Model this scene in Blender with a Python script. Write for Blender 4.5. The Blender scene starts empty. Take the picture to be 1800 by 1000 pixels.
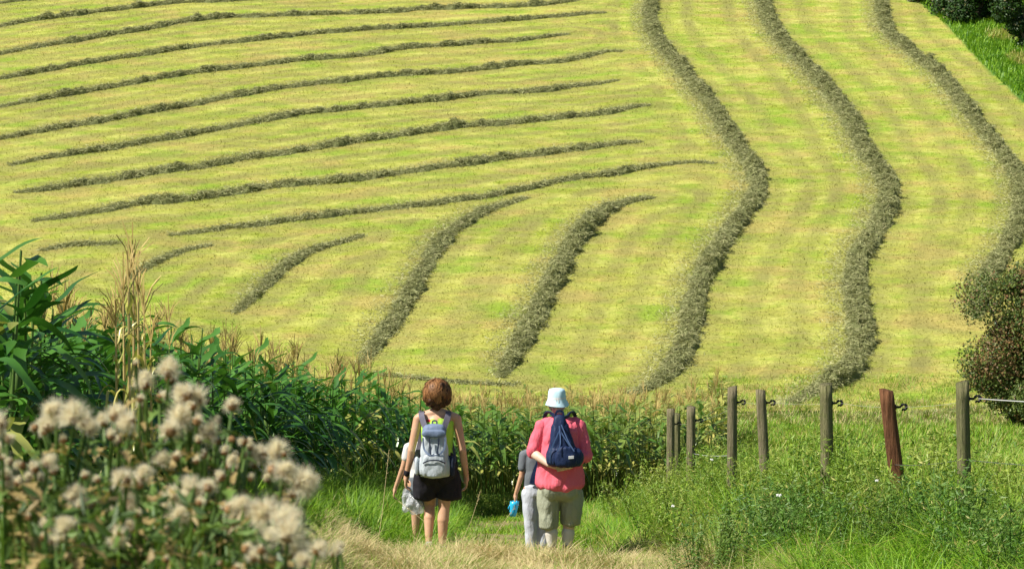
import bpy, math, random
import numpy as np
from mathutils import Vector, Matrix, noise as mnoise
random.seed(7)
rng = np.random.default_rng(11)
C = bpy.context.scene.collection
R = math.radians

# ---------------------------------------------------------------- camera, sky, sun
PITCH = -3.0
FPX = 4072.0                       # focal length in pixels of the 1800 px wide photograph
EYE = 1.6
cam_d = bpy.data.cameras.new('camera'); cam = bpy.data.objects.new('camera', cam_d); C.objects.link(cam)
cam.location = (0, 0, EYE); cam.rotation_euler = (R(90 + PITCH), 0, 0)
cam_d.sensor_width = 36; cam_d.lens = FPX / 1800 * 36
cam_d.clip_start = 0.05; cam_d.clip_end = 3000
cam_d.dof.use_dof = True; cam_d.dof.focus_distance = 24.0; cam_d.dof.aperture_fstop = 18.0
bpy.context.scene.camera = cam
SUN = Vector((-0.80, -0.30, 1.0)).normalized()
elev = math.asin(SUN.z); azim = math.atan2(SUN.x, SUN.y)
w = bpy.data.worlds.new('World'); bpy.context.scene.world = w; w.use_nodes = True
nt = w.node_tree; sky = nt.nodes.new('ShaderNodeTexSky'); sky.sky_type = 'NISHITA'
sky.sun_disc = False; sky.sun_elevation = elev; sky.sun_rotation = azim
nt.links.new(sky.outputs[0], nt.nodes['Background'].inputs[0]); nt.nodes['Background'].inputs[1].default_value = 0.058
sl = bpy.data.lights.new('sun', 'SUN'); sl.energy = 4.9; sl.angle = R(0.5); sl.color = (1.0, 0.95, 0.86)
so = bpy.data.objects.new('sun', sl); C.objects.link(so); so.rotation_euler = SUN.to_track_quat('Z', 'Y').to_euler()
sc = bpy.context.scene
sc.view_settings.view_transform = 'Standard'; sc.view_settings.look = 'None'
sc.view_settings.exposure = 0.52; sc.view_settings.gamma = 1.0; sc.view_settings.use_curve_mapping = False
sc.cycles.max_bounces = 6; sc.cycles.transparent_max_bounces = 8

def ray(px, py):
    p = R(PITCH); cx = (px - 900) / FPX; cz = (500 - py) / FPX
    return np.array([cx, math.cos(p) - math.sin(p) * cz, math.sin(p) + math.cos(p) * cz])
def W(px, py, Y):                   # point of the ray at distance Y
    d = ray(px, py); t = Y / d[1]
    return Vector((d[0] * t, Y, EYE + d[2] * t))

# ---------------------------------------------------------------- terrain height
PY = np.array([-400, -20, 0, 12, 22, 30, 40, 50, 60, 68, 74, 140, 230, 300, 900.])
PZ = np.array([2, 1.0, 0, -1.15, -2.14, -3.2, -4.5, -5.6, -6.45, -6.55, -6.0, 11.8, 34, 39, 39.])
RY = np.array([-20, 0, 17, 30, 50, 60, 66, 70, 76.]); RZ = np.array([.2, .3, .42, .65, 1.3, .95, .6, .4, 0])
def sstep(a, b, x):
    t = np.clip((x - a) / (b - a), 0, 1); return t * t * (3 - 2 * t)
def H(x, y):
    x = np.asarray(x, float); y = np.asarray(y, float)
    z = sum(np.interp(y + o, PY, PZ) for o in (-2.4, -1.2, 0, 1.2, 2.4)) / 5
    z = z + np.interp(y, RY, RZ) * sstep(1.0 + np.clip(y - 31, 0, 16) * .16, 3.2 + np.clip(y - 31, 0, 16) * .25, x) * np.where(y > 76, 0, 1)
    z = z + 0.32 * sstep(-0.9, -2.1, x) * sstep(45, 34, y)
    z = z + 0.045 * np.sin(x * .9 + y * .31) * np.sin(y * .53 - x * .22) * sstep(2, 6, y)
    z = z + 0.16 * np.sin(x * .11 + 1.3) * np.sin(y * .09 + .4) * sstep(78, 95, y)
    return z
def h1(x, y): return float(H(x, y))
def field_pt(px, py):
    d = ray(px, py); t = np.arange(63, 420, 0.05) / d[1]
    g = EYE + d[2] * t - H(d[0] * t, d[1] * t)
    k = int(np.argmax(g < 0)); return np.array([d[0] * t[k], d[1] * t[k]])

# ---------------------------------------------------------------- helpers
def tag(o, label=None, cat=None, group=None, kind=None):
    if label: o['label'] = label
    if cat: o['category'] = cat
    if group: o['group'] = group
    if kind: o['kind'] = kind
    return o
def empty(name, loc=(0, 0, 0), rz=0):
    o = bpy.data.objects.new(name, None); C.objects.link(o); o.location = loc; o.rotation_euler = (0, 0, rz)
    o.empty_display_size = .1; return o

class Geo:
    def __init__(s, V=None, Q=None, T=None, A=None):
        s.V = np.zeros((0, 3)) if V is None else np.asarray(V, float)
        s.Q = np.zeros((0, 4), int) if Q is None or len(Q) == 0 else np.asarray(Q, int)
        s.T = np.zeros((0, 3), int) if T is None or len(T) == 0 else np.asarray(T, int)
        s.A = A or {}
    def mesh(s, name, mat, smooth=False):
        m = bpy.data.meshes.new(name); nv, nq, ntr = len(s.V), len(s.Q), len(s.T)
        m.vertices.add(nv); m.vertices.foreach_set('co', s.V.astype(np.float32).ravel())
        m.loops.add(nq * 4 + ntr * 3)
        m.loops.foreach_set('vertex_index', np.concatenate([s.Q.ravel(), s.T.ravel()]).astype(np.int32))
        m.polygons.add(nq + ntr)
        m.polygons.foreach_set('loop_start', np.concatenate([np.arange(nq) * 4, nq * 4 + np.arange(ntr) * 3]).astype(np.int32))
        m.update(calc_edges=True)
        m.polygons.foreach_set('use_smooth', np.full(nq + ntr, smooth))
        for k in ('dry', 'rnd', 'band'):
            if k in s.A:
                a = m.attributes.new(k, 'FLOAT', 'POINT'); a.data.foreach_set('value', np.asarray(s.A[k], np.float32))
        m.materials.append(mat); m.validate(); return m
    def obj(s, name, mat, parent=None, smooth=False):
        o = bpy.data.objects.new(name, s.mesh(name, mat, smooth)); C.objects.link(o)
        if parent: o.parent = parent
        return o
def merge(gs):
    V, Q, T, A, off = [], [], [], {}, 0
    keys = set().union(*[set(g.A) for g in gs]) if gs else set()
    for g in gs:
        V.append(g.V); Q.append(g.Q + off); T.append(g.T + off); off += len(g.V)
        for k in keys: A.setdefault(k, []).append(np.asarray(g.A.get(k, np.full(len(g.V), .5)), float))
    return Geo(np.concatenate(V), np.concatenate(Q), np.concatenate(T), {k: np.concatenate(a) for k, a in A.items()})
def stamp(g, P, rz, scl, tilt=None, dry=None):
    """many copies of a small geometry as one geometry"""
    n = len(P); c, s_ = np.cos(rz), np.sin(rz); V = g.V[None] * np.asarray(scl).reshape(n, 1, 1)
    if tilt is not None:
        V = V.copy(); V[:, :, 0] += V[:, :, 2] * tilt[:, 0:1]; V[:, :, 1] += V[:, :, 2] * tilt[:, 1:2]
    X = V[:, :, 0] * c[:, None] - V[:, :, 1] * s_[:, None]; Yv = V[:, :, 0] * s_[:, None] + V[:, :, 1] * c[:, None]
    V = np.stack([X, Yv, V[:, :, 2]], -1) + np.asarray(P)[:, None, :]
    off = (np.arange(n) * len(g.V))[:, None, None]
    A = {k: np.tile(a, n) for k, a in g.A.items()}
    if 'rnd' in A: A['rnd'] = np.clip(A['rnd'] * .6 + .4 * np.repeat(rng.random(n), len(g.V)), 0, 1)
    if dry is not None and 'dry' in A: A['dry'] = np.clip(A['dry'] + np.repeat(dry, len(g.V)), 0, 1)
    return Geo(V.reshape(-1, 3), (g.Q[None] + off).reshape(-1, 4), (g.T[None] + off).reshape(-1, 3), A)

def ribbons(P, Hh, Wd, ang, lean, droop, segs=3, dry=None, rnd=None):
    """grass blades: ribbons that rise, lean towards ang and droop at the tip"""
    n = len(P); P = np.asarray(P, float)
    t = np.linspace(0, 1, segs + 1)[None]
    up = Hh[:, None] * (t - droop[:, None] * t ** 3); out = Hh[:, None] * (lean[:, None] * t + 0.9 * droop[:, None] * t ** 2)
    cx, cy = np.cos(ang)[:, None], np.sin(ang)[:, None]
    tw = ang + math.pi / 2 + rng.normal(0, .6, n); sx, sy = np.cos(tw)[:, None], np.sin(tw)[:, None]
    wid = Wd[:, None] * .5 * (1 - t ** 2 * .92)
    ctr = np.stack([P[:, 0:1] + out * cx, P[:, 1:2] + out * cy, P[:, 2:3] + up], -1)
    side = np.stack([sx * wid, sy * wid, np.zeros_like(wid)], -1)
    V = np.stack([ctr - side, ctr + side], 2).reshape(-1, 3)
    k = 2 * (segs + 1); b = (np.arange(n) * k)[:, None, None]
    q = np.array([[2 * i, 2 * i + 1, 2 * i + 3, 2 * i + 2] for i in range(segs)])[None] + b
    A = {'dry': np.repeat(dry if dry is not None else np.zeros(n), k), 'rnd': np.repeat(rnd if rnd is not None else rng.random(n), k)}
    return Geo(V, q.reshape(-1, 4), None, A)

def leaves(P, N, L, Wd, dry=None):
    """diamond shaped leaves at points P, facing N, random twist"""
    n = len(P); N = N / np.linalg.norm(N, axis=1, keepdims=True)
    r = rng.normal(size=(n, 3)); a = np.cross(N, r); a /= np.linalg.norm(a, axis=1, keepdims=True); b = np.cross(N, a)
    L = L[:, None] * .5; Wd = Wd[:, None] * .5; fold = N * Wd * .5
    V = np.stack([P - a * L, P + b * Wd - fold, P + a * L, P - b * Wd - fold], 1).reshape(-1, 3)
    base = (np.arange(n) * 4)[:, None]
    T = np.concatenate([base + [0, 1, 2], base + [0, 2, 3]])
    return Geo(V, None, T, {'dry': np.repeat(dry if dry is not None else np.zeros(n), 4), 'rnd': np.repeat(rng.random(n), 4)})

def tube(pts, rad, sides=6, cap=True):
    pts = [Vector(p) for p in pts]; n = len(pts); rad = [rad] * n if np.isscalar(rad) else rad
    V, Q, T = [], [], []
    ref = None
    for i, p in enumerate(pts):
        d = (pts[min(i + 1, n - 1)] - pts[max(i - 1, 0)]).normalized()
        if ref is None: ref = Vector((0, 0, 1)) if abs(d.z) < .8 else Vector((1, 0, 0))
        a = d.cross(ref).normalized(); b = d.cross(a).normalized(); ref = -b if False else ref
        for k in range(sides):
            t = 2 * math.pi * k / sides; V.append(p + (a * math.cos(t) + b * math.sin(t)) * rad[i])
    for i in range(n - 1):
        for k in range(sides):
            k2 = (k + 1) % sides; Q.append((i * sides + k, i * sides + k2, (i + 1) * sides + k2, (i + 1) * sides + k))
    if cap:
        V += [pts[0], pts[-1]]; a0 = n * sides
        for k in range(sides):
            T.append((a0, (k + 1) % sides, k)); T.append((a0 + 1, (n - 1) * sides + k, (n - 1) * sides + (k + 1) % sides))
    nV = len(V)
    return Geo([tuple(v) for v in V], Q, T, {'dry': np.zeros(nV), 'rnd': np.full(nV, random.random())})

# ---------------------------------------------------------------- materials
def newmat(name):
    m = bpy.data.materials.new(name); m.use_nodes = True; t = m.node_tree
    return m, t, t.nodes['Principled BSDF'], t.nodes['Material Output']
def node(t, kind, **kw):
    n = t.nodes.new(kind)
    for k, v in kw.items(): setattr(n, k, v)
    return n
def mixc(t, fac, a, b, mode='MIX'):
    n = t.nodes.new('ShaderNodeMix'); n.data_type = 'RGBA'; n.blend_type = mode
    for s, v in ((n.inputs[0], fac), (n.inputs[6], a), (n.inputs[7], b)):
        if isinstance(v, bpy.types.NodeSocket): t.links.new(v, s)
        elif isinstance(v, (int, float)): s.default_value = v
        else: s.default_value = (*v, 1)
    return n.outputs[2]
def mth(t, op, a, b=0.0, c=0.0, clamp=False):
    n = t.nodes.new('ShaderNodeMath'); n.operation = op; n.use_clamp = clamp
    for s, v in zip(n.inputs, (a, b, c)):
        if isinstance(v, bpy.types.NodeSocket): t.links.new(v, s)
        else: s.default_value = v
    return n.outputs[0]
def attr(t, name):
    n = t.nodes.new('ShaderNodeAttribute'); n.attribute_name = name; return n.outputs['Fac']
def noise(t, scale, detail=4, rough=.6, vec=None, stretch=None, obj=True):
    n = t.nodes.new('ShaderNodeTexNoise'); n.inputs['Scale'].default_value = scale
    n.inputs['Detail'].default_value = detail; n.inputs['Roughness'].default_value = rough
    tc = t.nodes.new('ShaderNodeTexCoord'); src = tc.outputs['Object']
    if stretch:
        mp = t.nodes.new('ShaderNodeMapping'); mp.inputs['Scale'].default_value = stretch; t.links.new(src, mp.inputs[0]); src = mp.outputs[0]
    t.links.new(src, n.inputs['Vector']); return n.outputs['Fac']
def remap(t, v, a, b, c=0., d=1.):
    n = t.nodes.new('ShaderNodeMapRange'); t.links.new(v, n.inputs[0])
    for i, x in enumerate((a, b, c, d)): n.inputs[i + 1].default_value = x
    return n.outputs[0]
def bump(t, bs, h, strength=.5, dist=.02):
    n = t.nodes.new('ShaderNodeBump'); n.inputs['Strength'].default_value = strength; n.inputs['Distance'].default_value = dist
    t.links.new(h, n.inputs['Height']); t.links.new(n.outputs[0], bs.inputs['Normal'])

def leafmat(name, dark, light, dry, dry2=None, transl=.35, rough=.45, spec=.4, tint=(.9, 1.0, .25)):
    m, t, bs, out = newmat(name)
    r = attr(t, 'rnd'); c = mixc(t, r, dark, light)
    d2 = mixc(t, r, dry2 or dry, dry); c = mixc(t, attr(t, 'dry'), c, d2)
    t.links.new(c, bs.inputs['Base Color']); bs.inputs['Roughness'].default_value = rough
    bs.inputs['Specular IOR Level'].default_value = spec
    tr = node(t, 'ShaderNodeBsdfTranslucent'); t.links.new(mixc(t, .5, c, tint, 'MULTIPLY') , tr.inputs[0])
    mx = node(t, 'ShaderNodeMixShader'); mx.inputs[0].default_value = transl
    t.links.new(bs.outputs[0], mx.inputs[1]); t.links.new(tr.outputs[0], mx.inputs[2]); t.links.new(mx.outputs[0], out.inputs[0])
    return m
M = {}
M['grass'] = leafmat('grass_blades', (.07, .21, .008), (.34, .56, .035), (.68, .56, .20), (.44, .34, .10), .35, .5)
M['straw'] = leafmat('dry_grass_blades', (.12, .24, .02), (.30, .42, .06), (.80, .68, .38), (.50, .39, .18), .3, .6, .25, (1, .95, .6))
M['weed'] = leafmat('weed_leaves', (.05, .16, .010), (.35, .48, .05), (.68, .64, .18), (.42, .38, .09), .3, .5)
M['weed_dark'] = leafmat('dark_weed_leaves', (.03, .10, .012), (.16, .32, .04), (.40, .36, .10), None, .25, .5)
M['corn'] = leafmat('corn_leaves', (.022, .10, .012), (.115, .29, .038), (.66, .58, .18), (.40, .42, .09), .28, .32, .6)
M['tassel'] = leafmat('corn_tassels', (.46, .33, .10), (.72, .56, .22), (.62, .45, .2), None, .2, .6, .2)
M['stalk'] = leafmat('corn_stalks', (.06, .13, .02), (.13, .22, .04), (.5, .38, .15), None, .05, .5)
M['hedge'] = leafmat('hedge_leaves', (.012, .035, .006), (.05, .12, .015), (.25, .22, .10), None, .2, .5)
M['bush'] = leafmat('hawthorn_leaves', (.04, .08, .014), (.19, .25, .05), (.34, .18, .08), (.22, .14, .06), .25, .5)
M['thistle_leaf'] = leafmat('thistle_leaves', (.05, .10, .02), (.16, .26, .05), (.42, .30, .12), None, .25, .5)
M['pappus'] = leafmat('thistle_down', (.88, .80, .62), (.98, .96, .84), (.68, .48, .28), None, .6, .7, .1, (1, 1, .72))
M['bract'] = leafmat('thistle_bracts', (.22, .10, .035), (.56, .34, .15), (.36, .22, .09), None, .1, .6, .2, (1, .9, .7))
M['hay'] = leafmat('hay_strands', (.18, .20, .075), (.62, .62, .31), (.60, .55, .32), (.28, .27, .13), .25, .75, .1, (1, 1, .7))

def barkmat():
    m, t, bs, o = newmat('bark'); c = mixc(t, noise(t, 9, 5, .6, stretch=(1, 1, .2)), (.06, .045, .03), (.17, .13, .09))
    t.links.new(c, bs.inputs[0]); bs.inputs['Roughness'].default_value = .9; bump(t, bs, noise(t, 30, 5), .6); return m
M['bark'] = barkmat()

def field_colour(t, use_rnd):
    """mown grass: yellow green stubble with pale and tan bands alongside the hay rows"""
    big = noise(t, .16, 4, .55, stretch=(.7, 1.6, 1)); mid = noise(t, .9, 5, .65, stretch=(.8, 2.0, 1)); fine = noise(t, 6.5, 5, .75, stretch=(.6, 1.9, 1))
    pch = noise(t, .42, 4, .6, stretch=(.8, 1.6, 1))
    band = attr(t, 'band')
    c = mixc(t, remap(t, big, .40, .62), (.36, .44, .045), (.53, .54, .10))
    c = mixc(t, mth(t, 'MULTIPLY', remap(t, mid, .42, .66), .75), c, (.66, .65, .18))
    mot = noise(t, .75, 6, .68, stretch=(.6, 1.25, 1)); c = mixc(t, remap(t, mot, .50, .62, 0, .7), c, (.35, .34, .08)); c = mixc(t, remap(t, mot, .47, .36, 0, .6), c, (.68, .69, .17))
    c = mixc(t, mth(t, 'MULTIPLY', remap(t, pch, .53, .63), .6), c, (.58, .43, .15))
    c = mixc(t, mth(t, 'MULTIPLY', remap(t, pch, .47, .36), .8), c, (.29, .45, .04))
    c = mixc(t, remap(t, fine, .34, .54, .5, 0), c, (.15, .14, .03))
    c = mixc(t, remap(t, fine, .58, .78, 0, .3), c, (.78, .75, .28))
    c = mixc(t, mth(t, 'MULTIPLY', band, mth(t, 'MULTIPLY', remap(t, mid, .34, .6, .3, 1), remap(t, big, .35, .6, 1, .6))), c, (.30, .285, .088))
    if use_rnd: c = mixc(t, mth(t, 'MULTIPLY', attr(t, 'rnd'), .25), c, (.26, .28, .05))
    return c, fine, mid
def fieldmat(name, rnd):
    m, t, bs, o = newmat(name); c, fine, mid = field_colour(t, rnd)
    if not rnd:
        g = mixc(t, noise(t, 1.3, 5, .6), (.05, .16, .02), (.16, .30, .05)); c = mixc(t, attr(t, 'dry'), c, g)
        bump(t, bs, fine, 1.0, .10)
    t.links.new(c, bs.inputs[0]); bs.inputs['Roughness'].default_value = .85; bs.inputs['Specular IOR Level'].default_value = .12
    return m
M['field'] = fieldmat('mown_grass', False); M['stubble'] = fieldmat('stubble_tufts', True)
def groundmat():
    m, t, bs, o = newmat('rough_ground')
    c = mixc(t, remap(t, noise(t, 1.2, 6, .65), .35, .65), (.045, .075, .014), (.13, .14, .04)); c = mixc(t, remap(t, noise(t, 7, 5, .7), .5, .75, 0, .5), c, (.22, .18, .07))
    t.links.new(c, bs.inputs[0]); bs.inputs['Roughness'].default_value = .95; bs.inputs['Specular IOR Level'].default_value = .1; bump(t, bs, noise(t, 9, 6, .7), 1, .06); return m
M['ground'] = groundmat()
def pathmat():
    m, t, bs, o = newmat('trodden_path')
    c = mixc(t, remap(t, noise(t, 3, 6, .65), .35, .65), (.16, .15, .05), (.36, .28, .12)); t.links.new(c, bs.inputs[0])
    bs.inputs['Roughness'].default_value = .95; bump(t, bs, noise(t, 14, 6, .7), 1, .04); return m
M['path'] = pathmat()

def cloth(name, col, col2=None, rough=.85, scale=40, b=.35, big=7, fold=.5):
    m, t, bs, o = newmat(name); c = mixc(t, noise(t, big, 4, .6), col, col2 or tuple(x * .8 for x in col))
    t.links.new(c, bs.inputs[0]); bs.inputs['Roughness'].default_value = rough; bs.inputs['Specular IOR Level'].default_value = .2
    hsum = mth(t, 'ADD', mth(t, 'MULTIPLY', noise(t, 16, 3, .5, stretch=(1, 1, .5)), fold), mth(t, 'MULTIPLY', noise(t, scale * 6, 2), .05)); bump(t, bs, hsum, b, .06); return m
def skinmat(name, col, col2):
    m, t, bs, o = newmat(name); c = mixc(t, remap(t, noise(t, 6, 4, .6), .3, .7), col, col2); t.links.new(c, bs.inputs[0])
    bs.inputs['Roughness'].default_value = .5; bs.inputs['Subsurface Weight'].default_value = .08; bs.inputs['Subsurface Radius'].default_value = (.01, .004, .002); return m
M['skin'] = skinmat('tanned_skin', (.58, .31, .18), (.70, .43, .28)); M['pale_skin'] = skinmat('pale_skin', (.66, .45, .34), (.74, .55, .43))
M['hair'] = leafmat('brown_hair', (.07, .028, .008), (.52, .25, .095), (.2, .08, .03), None, .08, .5, .3, (1, .8, .6))
M['grey_hair'] = leafmat('light_hair', (.55, .50, .44), (.85, .80, .74), (.4, .3, .2), None, .05, .4)
def wood(name, a, b_, moss=None):
    m, t, bs, o = newmat(name); n1 = noise(t, 14, 6, .65, stretch=(2.2, 2.2, .13)); c = mixc(t, remap(t, n1, .3, .7), a, b_)
    c = mixc(t, remap(t, noise(t, 60, 4, .7, stretch=(1.5, 1.5, .06)), .55, .75, 0, .8), c, tuple(x * .25 for x in a))
    if moss: c = mixc(t, remap(t, noise(t, 5, 5, .7), .5, .7, 0, .7), c, moss)
    t.links.new(c, bs.inputs[0]); bs.inputs['Roughness'].default_value = .9; bs.inputs['Specular IOR Level'].default_value = .15; bump(t, bs, n1, 1, .06); return m
M['post'] = wood('weathered_wood', (.12, .10, .055), (.37, .32, .20), (.14, .16, .05)); M['post_red'] = wood('red_brown_wood', (.085, .036, .018), (.31, .145, .07))
M['mossy'] = wood('mossy_wood', (.09, .085, .035), (.31, .29, .15), (.13, .17, .035))
def plain(name, col, rough=.6, metal=0, spec=.4):
    m, t, bs, o = newmat(name); c = mixc(t, noise(t, 25, 3), col, tuple(x * .8 for x in col)); t.links.new(c, bs.inputs[0])
    bs.inputs['Roughness'].default_value = rough; bs.inputs['Metallic'].default_value = metal; bs.inputs['Specular IOR Level'].default_value = spec; return m
M['black'] = plain('black_plastic', (.012, .012, .013), .45); M['wire'] = plain('white_fence_rope', (.60, .60, .58), .6)

# ---------------------------------------------------------------- hay rows as traced on the hillside
ROWS = [
 ([(-30,12),(0,7),(34,3),(85,-2),(130,-8)], .8, 'short hay row just showing in the upper left corner'),
 ([(-30,54),(0,48),(50,38),(100,32),(160,24),(240,14),(310,6),(400,3),(480,-2),(560,-6)], 1, 'upper hay row leaving the top edge near the middle left'),
 ([(-30,102),(0,97),(60,84),(110,77),(150,71),(200,61),(250,55),(290,45),(340,37),(400,31),(470,30),(530,27),(600,26),(700,22),(730,18),(790,17),(850,14),(910,13),(960,9),(1000,5),(1035,-2)], 1, 'long hay row that meets the top edge beside the first tall column'),
 ([(-30,146),(0,140),(70,128),(140,115),(190,106),(250,98),(310,88),(360,81),(430,74),(500,66),(560,60),(600,57),(660,52),(740,49),(820,43),(890,38),(950,33),(1000,29),(1040,25),(1076,23)], .95, 'long hay row ending close below the top edge'),
 ([(-30,195),(0,190),(70,176),(140,164),(210,152),(270,141),(330,131),(390,123),(450,117),(520,108),(600,102),(634,100),(685,90),(729,84),(763,83),(804,81),(838,76),(889,75),(923,72),(967,66),(1008,60)], .95, 'shorter hay row of the upper slope, stopping well left of the column'),
 ([(-30,251),(0,246),(60,234),(130,222),(190,213),(270,196),(330,187),(400,173),(450,164),(500,155),(560,148),(600,145),(634,140),(700,133),(760,131),(810,127),(860,122),(900,116),(950,113),(1000,109),(1030,100),(1070,91),(1105,93)], .95, 'hay row whose right end hooks up towards the tall column'),
 ([(20,292),(80,279),(130,272),(190,263),(250,252),(310,243),(360,233),(420,222),(470,212),(520,202),(570,197),(600,195),(640,190),(700,184),(760,178),(800,174),(850,166),(920,164),(960,161),(1010,153),(1050,150),(1090,142)], .95, 'hay row of the middle slope with a thick dark right end'),
 ([(30,340),(90,334),(140,325),(200,318),(260,307),(300,300),(350,297),(400,285),(450,276),(490,273),(540,265),(600,254),(650,246),(710,238),(760,231),(810,223),(850,222),(900,218),(960,211),(1010,206),(1050,203),(1090,196),(1120,187),(1155,187)], 1, 'heavy hay row reaching closest to the narrow bend of the column'),
 ([(60,390),(110,384),(180,372),(250,358),(340,352),(400,342),(450,334),(500,326),(560,323),(600,320),(680,309),(740,300),(800,292),(850,285),(900,277),(940,274),(1000,266),(1060,258),(1100,253),(1140,249)], 1, 'long hay row that begins above the corn tops at left'),
 ([(300,415),(350,410),(400,402),(450,398),(500,390),(550,384),(600,378),(650,373),(720,363),(760,362),(800,352),(850,350),(900,338),(950,330),(980,320),(1030,312),(1070,310),(1120,298),(1180,290),(1220,286),(1262,290)], .8, 'thin uneven lowest hay row of the left slope'),
 ([(75,442),(100,436),(130,432),(180,431),(228,428)], .9, 'short piece of hay row above the corn at far left'),
 ([(225,492),(260,470),(300,450),(330,440),(360,434),(390,432)], .85, 'short dark curved heap of hay above the dry corn tops'),
 ([(412,552),(440,530),(470,500),(500,470),(530,450),(570,435),(610,425),(650,412)], .9, 'small curved hay row rising from the corn tops at left'),
 ([(640,640),(660,610),(690,570),(720,520),(750,465),(780,420),(820,390),(860,368),(900,358),(940,345)], 1.0, 'bow shaped hay row standing above the woman in black shorts'),
 ([(880,665),(905,625),(935,570),(960,520),(985,470),(1010,425),(1040,390),(1080,362),(1120,352),(1160,348)], 1.15, 'bow shaped hay row rising behind the blue sun hat'),
 ([(1110,695),(1150,680),(1185,650),(1210,600),(1215,560),(1225,510),(1255,450),(1290,400),(1330,350),(1335,320),(1305,270),(1270,225),(1255,190),(1220,150),(1190,115),(1160,80),(1140,40),(1145,0),(1152,-30),(1150,-70),(1146,-120)], 1.15, 'leftmost of the three tall winding hay columns'),
 ([(1380,715),(1440,690),(1490,660),(1515,610),(1510,560),(1500,500),(1510,450),(1545,400),(1565,350),(1555,310),(1520,270),(1500,220),(1470,180),(1430,130),(1380,80),(1350,40),(1340,0),(1338,-30),(1334,-70),(1330,-120)], 1.25, 'middle one of the three tall winding hay columns'),
 ([(1715,560),(1740,480),(1775,430),(1792,390),(1796,350),(1785,300),(1750,260),(1725,225),(1690,180),(1650,130),(1610,100),(1560,60),(1550,25),(1548,0),(1546,-30),(1540,-70),(1534,-120)], 1.05, 'flattest tall hay column nearest the hedge and the russet bush'),
 ([(1600,727),(1640,729),(1690,723),(1745,718)], .8, 'small heap of hay between the red post and the last post'),
 ([(650,657),(720,666),(800,674),(880,678),(930,677)], .45, 'low flat hay row along the foot of the slope behind the walkers'),
]
def resample(P, step):
    P = np.asarray(P); s = np.r_[0, np.cumsum(np.linalg.norm(np.diff(P, axis=0), axis=1))]
    t = np.arange(0, s[-1], step); return np.stack([np.interp(t, s, P[:, 0]), np.interp(t, s, P[:, 1])], 1)
row_w = []; STEP = .12
for pts, wd, lab in ROWS:
    q = np.array(pts, float); q = resample(q, 12)
    for _ in range(2):
        q[1:-1] = (q[:-2] + q[1:-1] * 2 + q[2:]) / 4
    row_w.append(resample(np.array([field_pt(*p) for p in q]), STEP))

# edge between the hay field and the green verge under the hedge
EDGE = np.array([field_pt(*p) for p in [(1605,-12),(1625,15),(1665,48),(1700,88),(1740,128),(1800,182),(1880,245)]])
EDGE = EDGE[np.argsort(EDGE[:, 1])]
def edge_x(y): return np.where(y < EDGE[0, 1], EDGE[0, 0] + (EDGE[0, 1] - y) * .25, np.interp(y, EDGE[:, 1], EDGE[:, 0]))
ALLROW = np.concatenate(row_w)
def rowdist(P):
    out = np.empty(len(P)); K = 4000; A = ALLROW[::4]
    for i in range(0, len(P), K):
        d = P[i:i + K, None] - A[None]; out[i:i + K] = np.sqrt((d ** 2).sum(-1).min(1))
    return out
def band_of(d):
    return np.clip(sstep(1.35, .95, d) * .8 + sstep(1.6, 1.95, d) * sstep(2.65, 2.3, d) + .6 * sstep(3.3, 3.6, d) * sstep(4.3, 3.9, d), 0, 1)

def sheet(xs, ys, dz, mask=None):
    X, Yg = np.meshgrid(xs, ys); Z = H(X, Yg) + (dz(X, Yg) if callable(dz) else dz)
    V = np.stack([X, Yg, Z], -1).reshape(-1, 3); nx = len(xs)
    i = (np.arange(len(ys) - 1)[:, None] * nx + np.arange(nx - 1)[None]).ravel()
    Q = np.stack([i, i + 1, i + 1 + nx, i + nx], 1)
    if mask is not None: Q = Q[mask(V[Q].mean(1))]
    return Geo(V, Q)
# ---------------------------------------------------------------- ground, path, hay field
gx = np.unique(np.concatenate([np.linspace(-700, -60, 25), np.arange(-60, -8, 2), np.arange(-8, 8, .3), np.arange(8, 60, 2), np.linspace(60, 700, 25)]))
gy = np.unique(np.concatenate([np.linspace(-300, -10, 14), np.arange(-10, 64, .5), np.arange(64, 170, 2), np.linspace(170, 900, 40)]))
g = sheet(gx, gy, lambda X, Y: -0.35 * sstep(73, 76, Y) * sstep(199, 193, Y) * sstep(66, 60, np.abs(X)))
tag(g.obj('ground', M['ground'], smooth=True), kind='structure')
fx = np.arange(-58, 58.1, .3); fy = np.arange(70, 196, .3)
g = sheet(fx, fy, .035)
d = rowdist(g.V[:, :2]); g.A = {'band': band_of(d), 'dry': (g.V[:, 0] > edge_x(g.V[:, 1]) + .08 * np.sin(g.V[:, 1] * 2.1)).astype(float)}
tag(g.obj('hay_field', M['field'], smooth=True), kind='structure')
def pathmid(y): return np.interp(y, [0, 10, 22, 32, 40], [.1, 0, 0, -.2, -.3])
def pm(c): return (np.abs(c[:, 0] - pathmid(c[:, 1])) < .75 + .12 * np.sin(c[:, 1] * 1.7))
tag(sheet(np.arange(-1.5, 1.6, .1), np.arange(1.0, 38, .25), .02, pm).obj('path', M['path'], smooth=True), kind='structure')

# stubble over the visible part of the hay field
def in_view(P, m=80):
    px = P[:, 0] / P[:, 1] * FPX + 900; return (px > -m) & (px < 1800 + m)
n = 480000
y = 70 + 92 * rng.random(n) ** .95; x = (rng.random(n) - .5) * 2 * (y * .221 + 3); k = x < edge_x(y); x, y = x[k], y[k]; n = len(x)
P = np.stack([x, y, H(x, y) + .02], 1)
gg = ribbons(P, rng.uniform(.04, .11, n), rng.uniform(.012, .04, n), rng.uniform(0, 6.28, n), rng.uniform(.1, 1.2, n), rng.uniform(0, .4, n), 1)
gg.A['band'] = np.repeat(band_of(rowdist(P[:, :2])), 4)
tag(gg.obj('stubble', M['stubble']), 'short yellow green stubble left on the mown hillside field', 'stubble', kind='stuff')

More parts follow.
